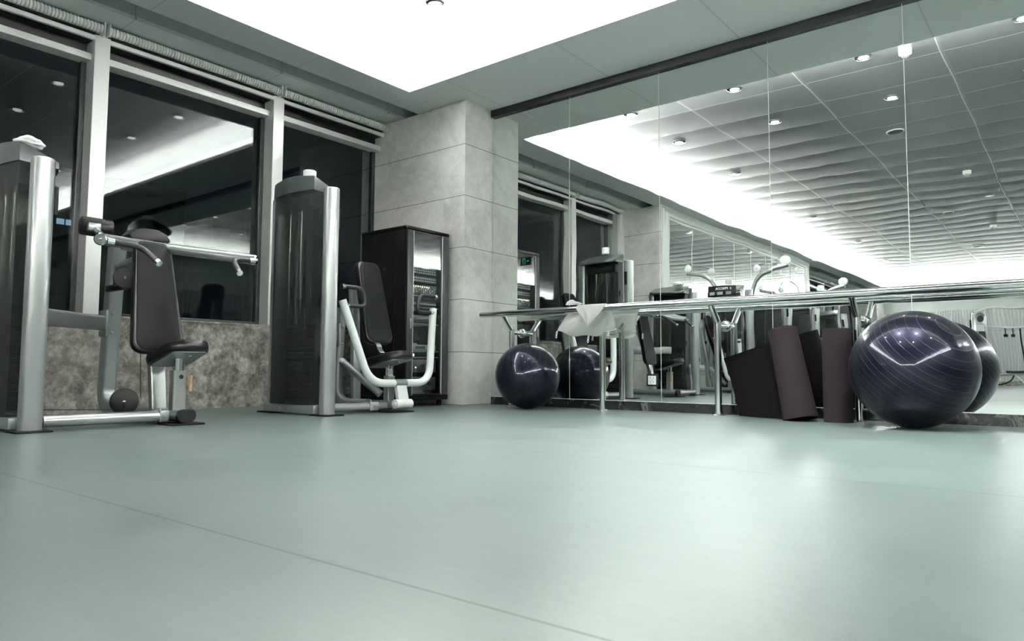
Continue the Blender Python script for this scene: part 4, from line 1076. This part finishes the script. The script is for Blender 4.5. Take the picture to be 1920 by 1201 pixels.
# white tissue rolls on the machine tops
def roll(x, y, z, lab, crumpled=False):
    bm = bm_new()
    if crumpled:
        bmesh.ops.create_icosphere(bm, subdivisions=4, radius=.07); rnd = random.Random(5)
        for v in bm.verts:
            p = v.co; k = 1+.09*math.sin(p.x*60+p.y*25)+.10*math.sin(p.y*85+p.x*40+1)+.07*math.sin(p.z*130+p.x*70)+.05*math.sin(p.x*150-p.y*120)
            v.co = Vector((p.x*k*1.25, p.y*k*1.1, max(p.z*k*.62, -.028)))
        bmesh.ops.translate(bm, vec=(x, y, z+.028), verts=bm.verts)
        o = obj('cloth', bm, M_cloth, None, 60, loc=(x, y, z)); tag(o, lab, 'cloth')
    else:
        lathe(bm, (x, y, z), (x, y, z+.11), [(0, .052), (.004, .056), (.090, .058), (.095, .052), (.096, .022), (.05, .02)], 28)
        o = obj('tissue_roll', bm, M_paper, None, 40, loc=(x, y, z)); tag(o, lab, 'tissue roll', 'tissue rolls on machine tops')
roll(-5.37, 3.80, 2.063, 'white tissue roll standing on the chest press tower beside the cabinet')
roll(-5.30, 1.60, 1.806, 'crumpled white cloth lying on the shoulder press tower at left edge', True)
roll(-5.40, -.80, 2.063, 'white tissue roll on the mirrored chest press tower with the word board')

# lat pulldown further down the room
def lat_pulldown(y0, lab):
    t = thing('lat_pulldown_machine', lab, 'weight machine', (-5.4, y0, 0), 'weight machines along the windows')
    H = 2.02; tower(t, y0-.35, 1.938)
    bm = bm_new(); sweep(bm, [(-5.75, y0+.15, .05), (-4.6, y0+.15, .05)], rrect(.1, .08, .03)); obj('foot_beam', bm, M_silver, t)
    bm = bm_new(); tube(bm, [(-5.62, y0+.15, .05), (-5.62, y0+.15, 2.05), (-5.40, y0+.15, 2.50), (-4.85, y0+.15, 2.62)], .045, .28, 20); obj('curved_mast', bm, M_silver, t, 50)
    pulley(t, (-5.45, y0+.15, 2.60), .085, (0, 1, 0), .03, m=M_white); pulley(t, (-4.88, y0+.15, 2.72), .10, (0, 1, 0), .03, m=M_white)
    bm = bm_new(); tube(bm, [(-5.45, y0+.15, 2.675), (-4.88, y0+.15, 2.80)], .004, n=8); tube(bm, [(-4.80, y0+.15, 2.72), (-4.80, y0+.15, 2.30)], .004, n=8); obj('cable', bm, M_black, t)
    bm = bm_new(); tube(bm, [(-4.80, y0-.48, 2.02), (-4.80, y0-.28, 2.20), (-4.80, y0+.15, 2.26), (-4.80, y0+.58, 2.20), (-4.80, y0+.78, 2.02)], .015, .08, 14); obj('pull_bar', bm, M_chrome, t)
    bm = bm_new(); sweep(bm, [(-4.95, y0+.15, .08), (-4.95, y0+.15, .42)], rrect(.09, .09, .015)); obj('seat_post', bm, M_silver, t)
    seat_part(t, y0+.15, -4.72, -5.15, .46, .44)
    bm = bm_new(); cyl(bm, (-4.98, y0-.10, .66), (-4.98, y0+.40, .66), .06, 24, .015); tube(bm, [(-5.1, y0+.15, .1), (-5.1, y0+.15, .62), (-4.98, y0+.15, .66)], .025, .08, 14); obj('thigh_roller', bm, M_vinyls, t)
lat_pulldown(-2.75, 'lat pulldown machine with curved mast, seen only in the mirror above the barre')
lat_pulldown(-7.4, 'second lat pulldown machine further back, seen only in the mirror')
chest_press(-5.3, 'chest press machine far down the room, seen only in the mirror behind the mats')

# low hoop-backed stretching frame seen left of the mats in the mirror
t = thing('stretch_frame', 'low hooped steel frame with cross bars, seen in the mirror above the plum mats', 'exercise frame', (-3.9, -.7, 0))
bm = bm_new(); tube(bm, [(-3.98, -.55, 0), (-3.98, -.55, .98), (-3.62, -.75, .98), (-3.62, -.75, 0)], .016, .10, 14); obj('hoop', bm, M_steel, t, 50)
for zz in (.46, .72, .80):
    bm = bm_new(); tube(bm, [(-3.975, -.553, zz), (-3.625, -.747, zz)], .013, n=12); obj('cross_bar', bm, M_white, t)
bm = bm_new(); tube(bm, [(-3.80, -.65, .70), (-3.70, -.45, .50), (-3.62, -.30, .02)], .03, .05, 14); obj('front_strut', bm, M_silver, t)
for a, b in (((-3.98, -.55, .02), (-3.75, -.15, .02)), ((-3.62, -.75, .02), (-3.45, -.40, .02))):
    bm = bm_new(); tube(bm, [a, b], .02, n=12); obj('floor_runner', bm, M_silver, t)

# cable crossover at the far wall, seen right of the large ball in the mirror
t = thing('cable_crossover', 'tall cable crossover frame at the far wall, mirrored right of the large ball', 'weight machine', (-2.2, -15.4, 0))
Yc = -15.2
for xx, s in ((-2.62, 1), (-1.10, -1)):
    bm = bm_new(); out = rrect(.42, .34, .06); R = []
    prism(bm, [(-.21, 0), (.21, 0), (.21, 2.12), (.16, 2.28), (.05, 2.36), (-.08, 2.36), (-.21, 2.25)], Yc-.17, Yc+.17, lambda u, v, q: (xx+u, q, v), bev=.02); obj('stack_housing', bm, M_silver, t, 40)
    bm = bm_new(); box(bm, (xx-.12, Yc+.165, 1.28), (xx+.14, Yc+.180, 1.95), .004); b_ = obj('instruction_card', bm, M_plast, t)
    bm = bm_new(); box(bm, (xx-.11, Yc+.179, 1.72), (xx+.13, Yc+.184, 1.94))
    obj('card_photos', bm, M_paper, b_)
    bm = bm_new(); tube(bm, [(xx-.26*s, Yc+.05, .05), (xx-.26*s, Yc+.05, 2.36)], .045, n=16); obj('side_post', bm, M_steel, t)
    pulley(t, (xx+.02, Yc+.22, 2.12), .11, (0, 1, 0), .03)
    bm = bm_new(); tube(bm, [(xx-.30*s, Yc+.22, 2.1), (xx-.30*s, Yc+.22, 1.5)], .02, n=10); obj('cable_drop', bm, M_plast, t)
bm = bm_new(); tube(bm, [(-2.85, Yc, 2.38), (-2.35, Yc, 2.52), (-1.85, Yc, 2.47), (-1.35, Yc, 2.52), (-.85, Yc, 2.36)], .028, .15, 14); obj('top_bar', bm, M_white, t, 50)
bm = bm_new(); tube(bm, [(-2.42, Yc, 1.88), (-1.30, Yc, 1.88)], .03, n=14); tube(bm, [(-2.42, Yc, 1.82), (-1.30, Yc, 1.82)], .022, n=14); obj('accessory_rail', bm, M_white, t)
for i, xx in enumerate((-2.06, -1.88)):
    q = thing('hanging_strap', 'black strap with round grip hanging from the crossover rail, %s of two' % ('left' if i == 0 else 'right'), 'cable handle', (xx, Yc+.03, 1.80), 'black handles on the crossover rail')
    bm = bm_new(); tube(bm, [(xx, Yc+.05, 1.86), (xx, Yc+.05, 1.66)], .014, n=8); obj('strap', bm, M_rubber, q)
    bm = bm_new(); cyl(bm, (xx-.05, Yc+.05, 1.62), (xx+.05, Yc+.05, 1.62), .05, 16, .012); obj('grip', bm, M_rubber, q)
q = thing('hanging_bar', 'long black bar hanging from the crossover rail at the far wall', 'bar', (-1.67, Yc+.04, 1.0))
bm = bm_new(); tube(bm, [(-1.68, Yc+.06, 1.84), (-1.60, Yc+.06, .72)], .026, n=12); obj('shaft', bm, M_rubber, q)
bm = bm_new(); tube(bm, [(-1.60, Yc+.06, .74), (-1.592, Yc+.06, .62)], .014, n=10); obj('steel_tip', bm, M_steel, q)
# adjustable bench in front of it
t = thing('adjustable_bench', 'flat black adjustable weight bench before the cable crossover, seen in the mirror', 'bench', (-2.0, -14.9, 0))
Yb = -14.7
bm = bm_new(); prism(bm, rrect(.62, .26, .05), .44, .52, lambda u, v, z: (-1.78+u, Yb+v, z-.04*(u)), bev=.015); obj('back_pad', bm, M_vinyls, t, 40)
bm = bm_new(); prism(bm, rrect(.30, .28, .05), .45, .53, lambda u, v, z: (-2.36+u, Yb+v, z), bev=.015); obj('seat_pad', bm, M_vinyls, t, 40)
bm = bm_new(); tube(bm, [(-2.6, Yb, .40), (-1.5, Yb, .40)], .03, n=12); obj('spine', bm, M_silver, t)
bm = bm_new(); tube(bm, [(-1.85, Yb, .40), (-1.45, Yb, .03)], .03, n=12); tube(bm, [(-1.45, Yb-.25, .03), (-1.45, Yb+.25, .03)], .03, n=12); obj('front_leg', bm, M_white, t)
bm = bm_new(); tube(bm, [(-2.2, Yb, .40), (-2.55, Yb, .05)], .03, n=12); tube(bm, [(-2.55, Yb-.2, .03), (-2.55, Yb+.2, .03)], .03, n=12); obj('rear_leg', bm, M_silver, t)
bm = bm_new(); tube(bm, [(-2.6, Yb, .06), (-2.2, Yb, .08), (-1.95, Yb, .22), (-1.88, Yb, .40)], .025, .2, 12); obj('adjuster_arc', bm, M_plast, t)
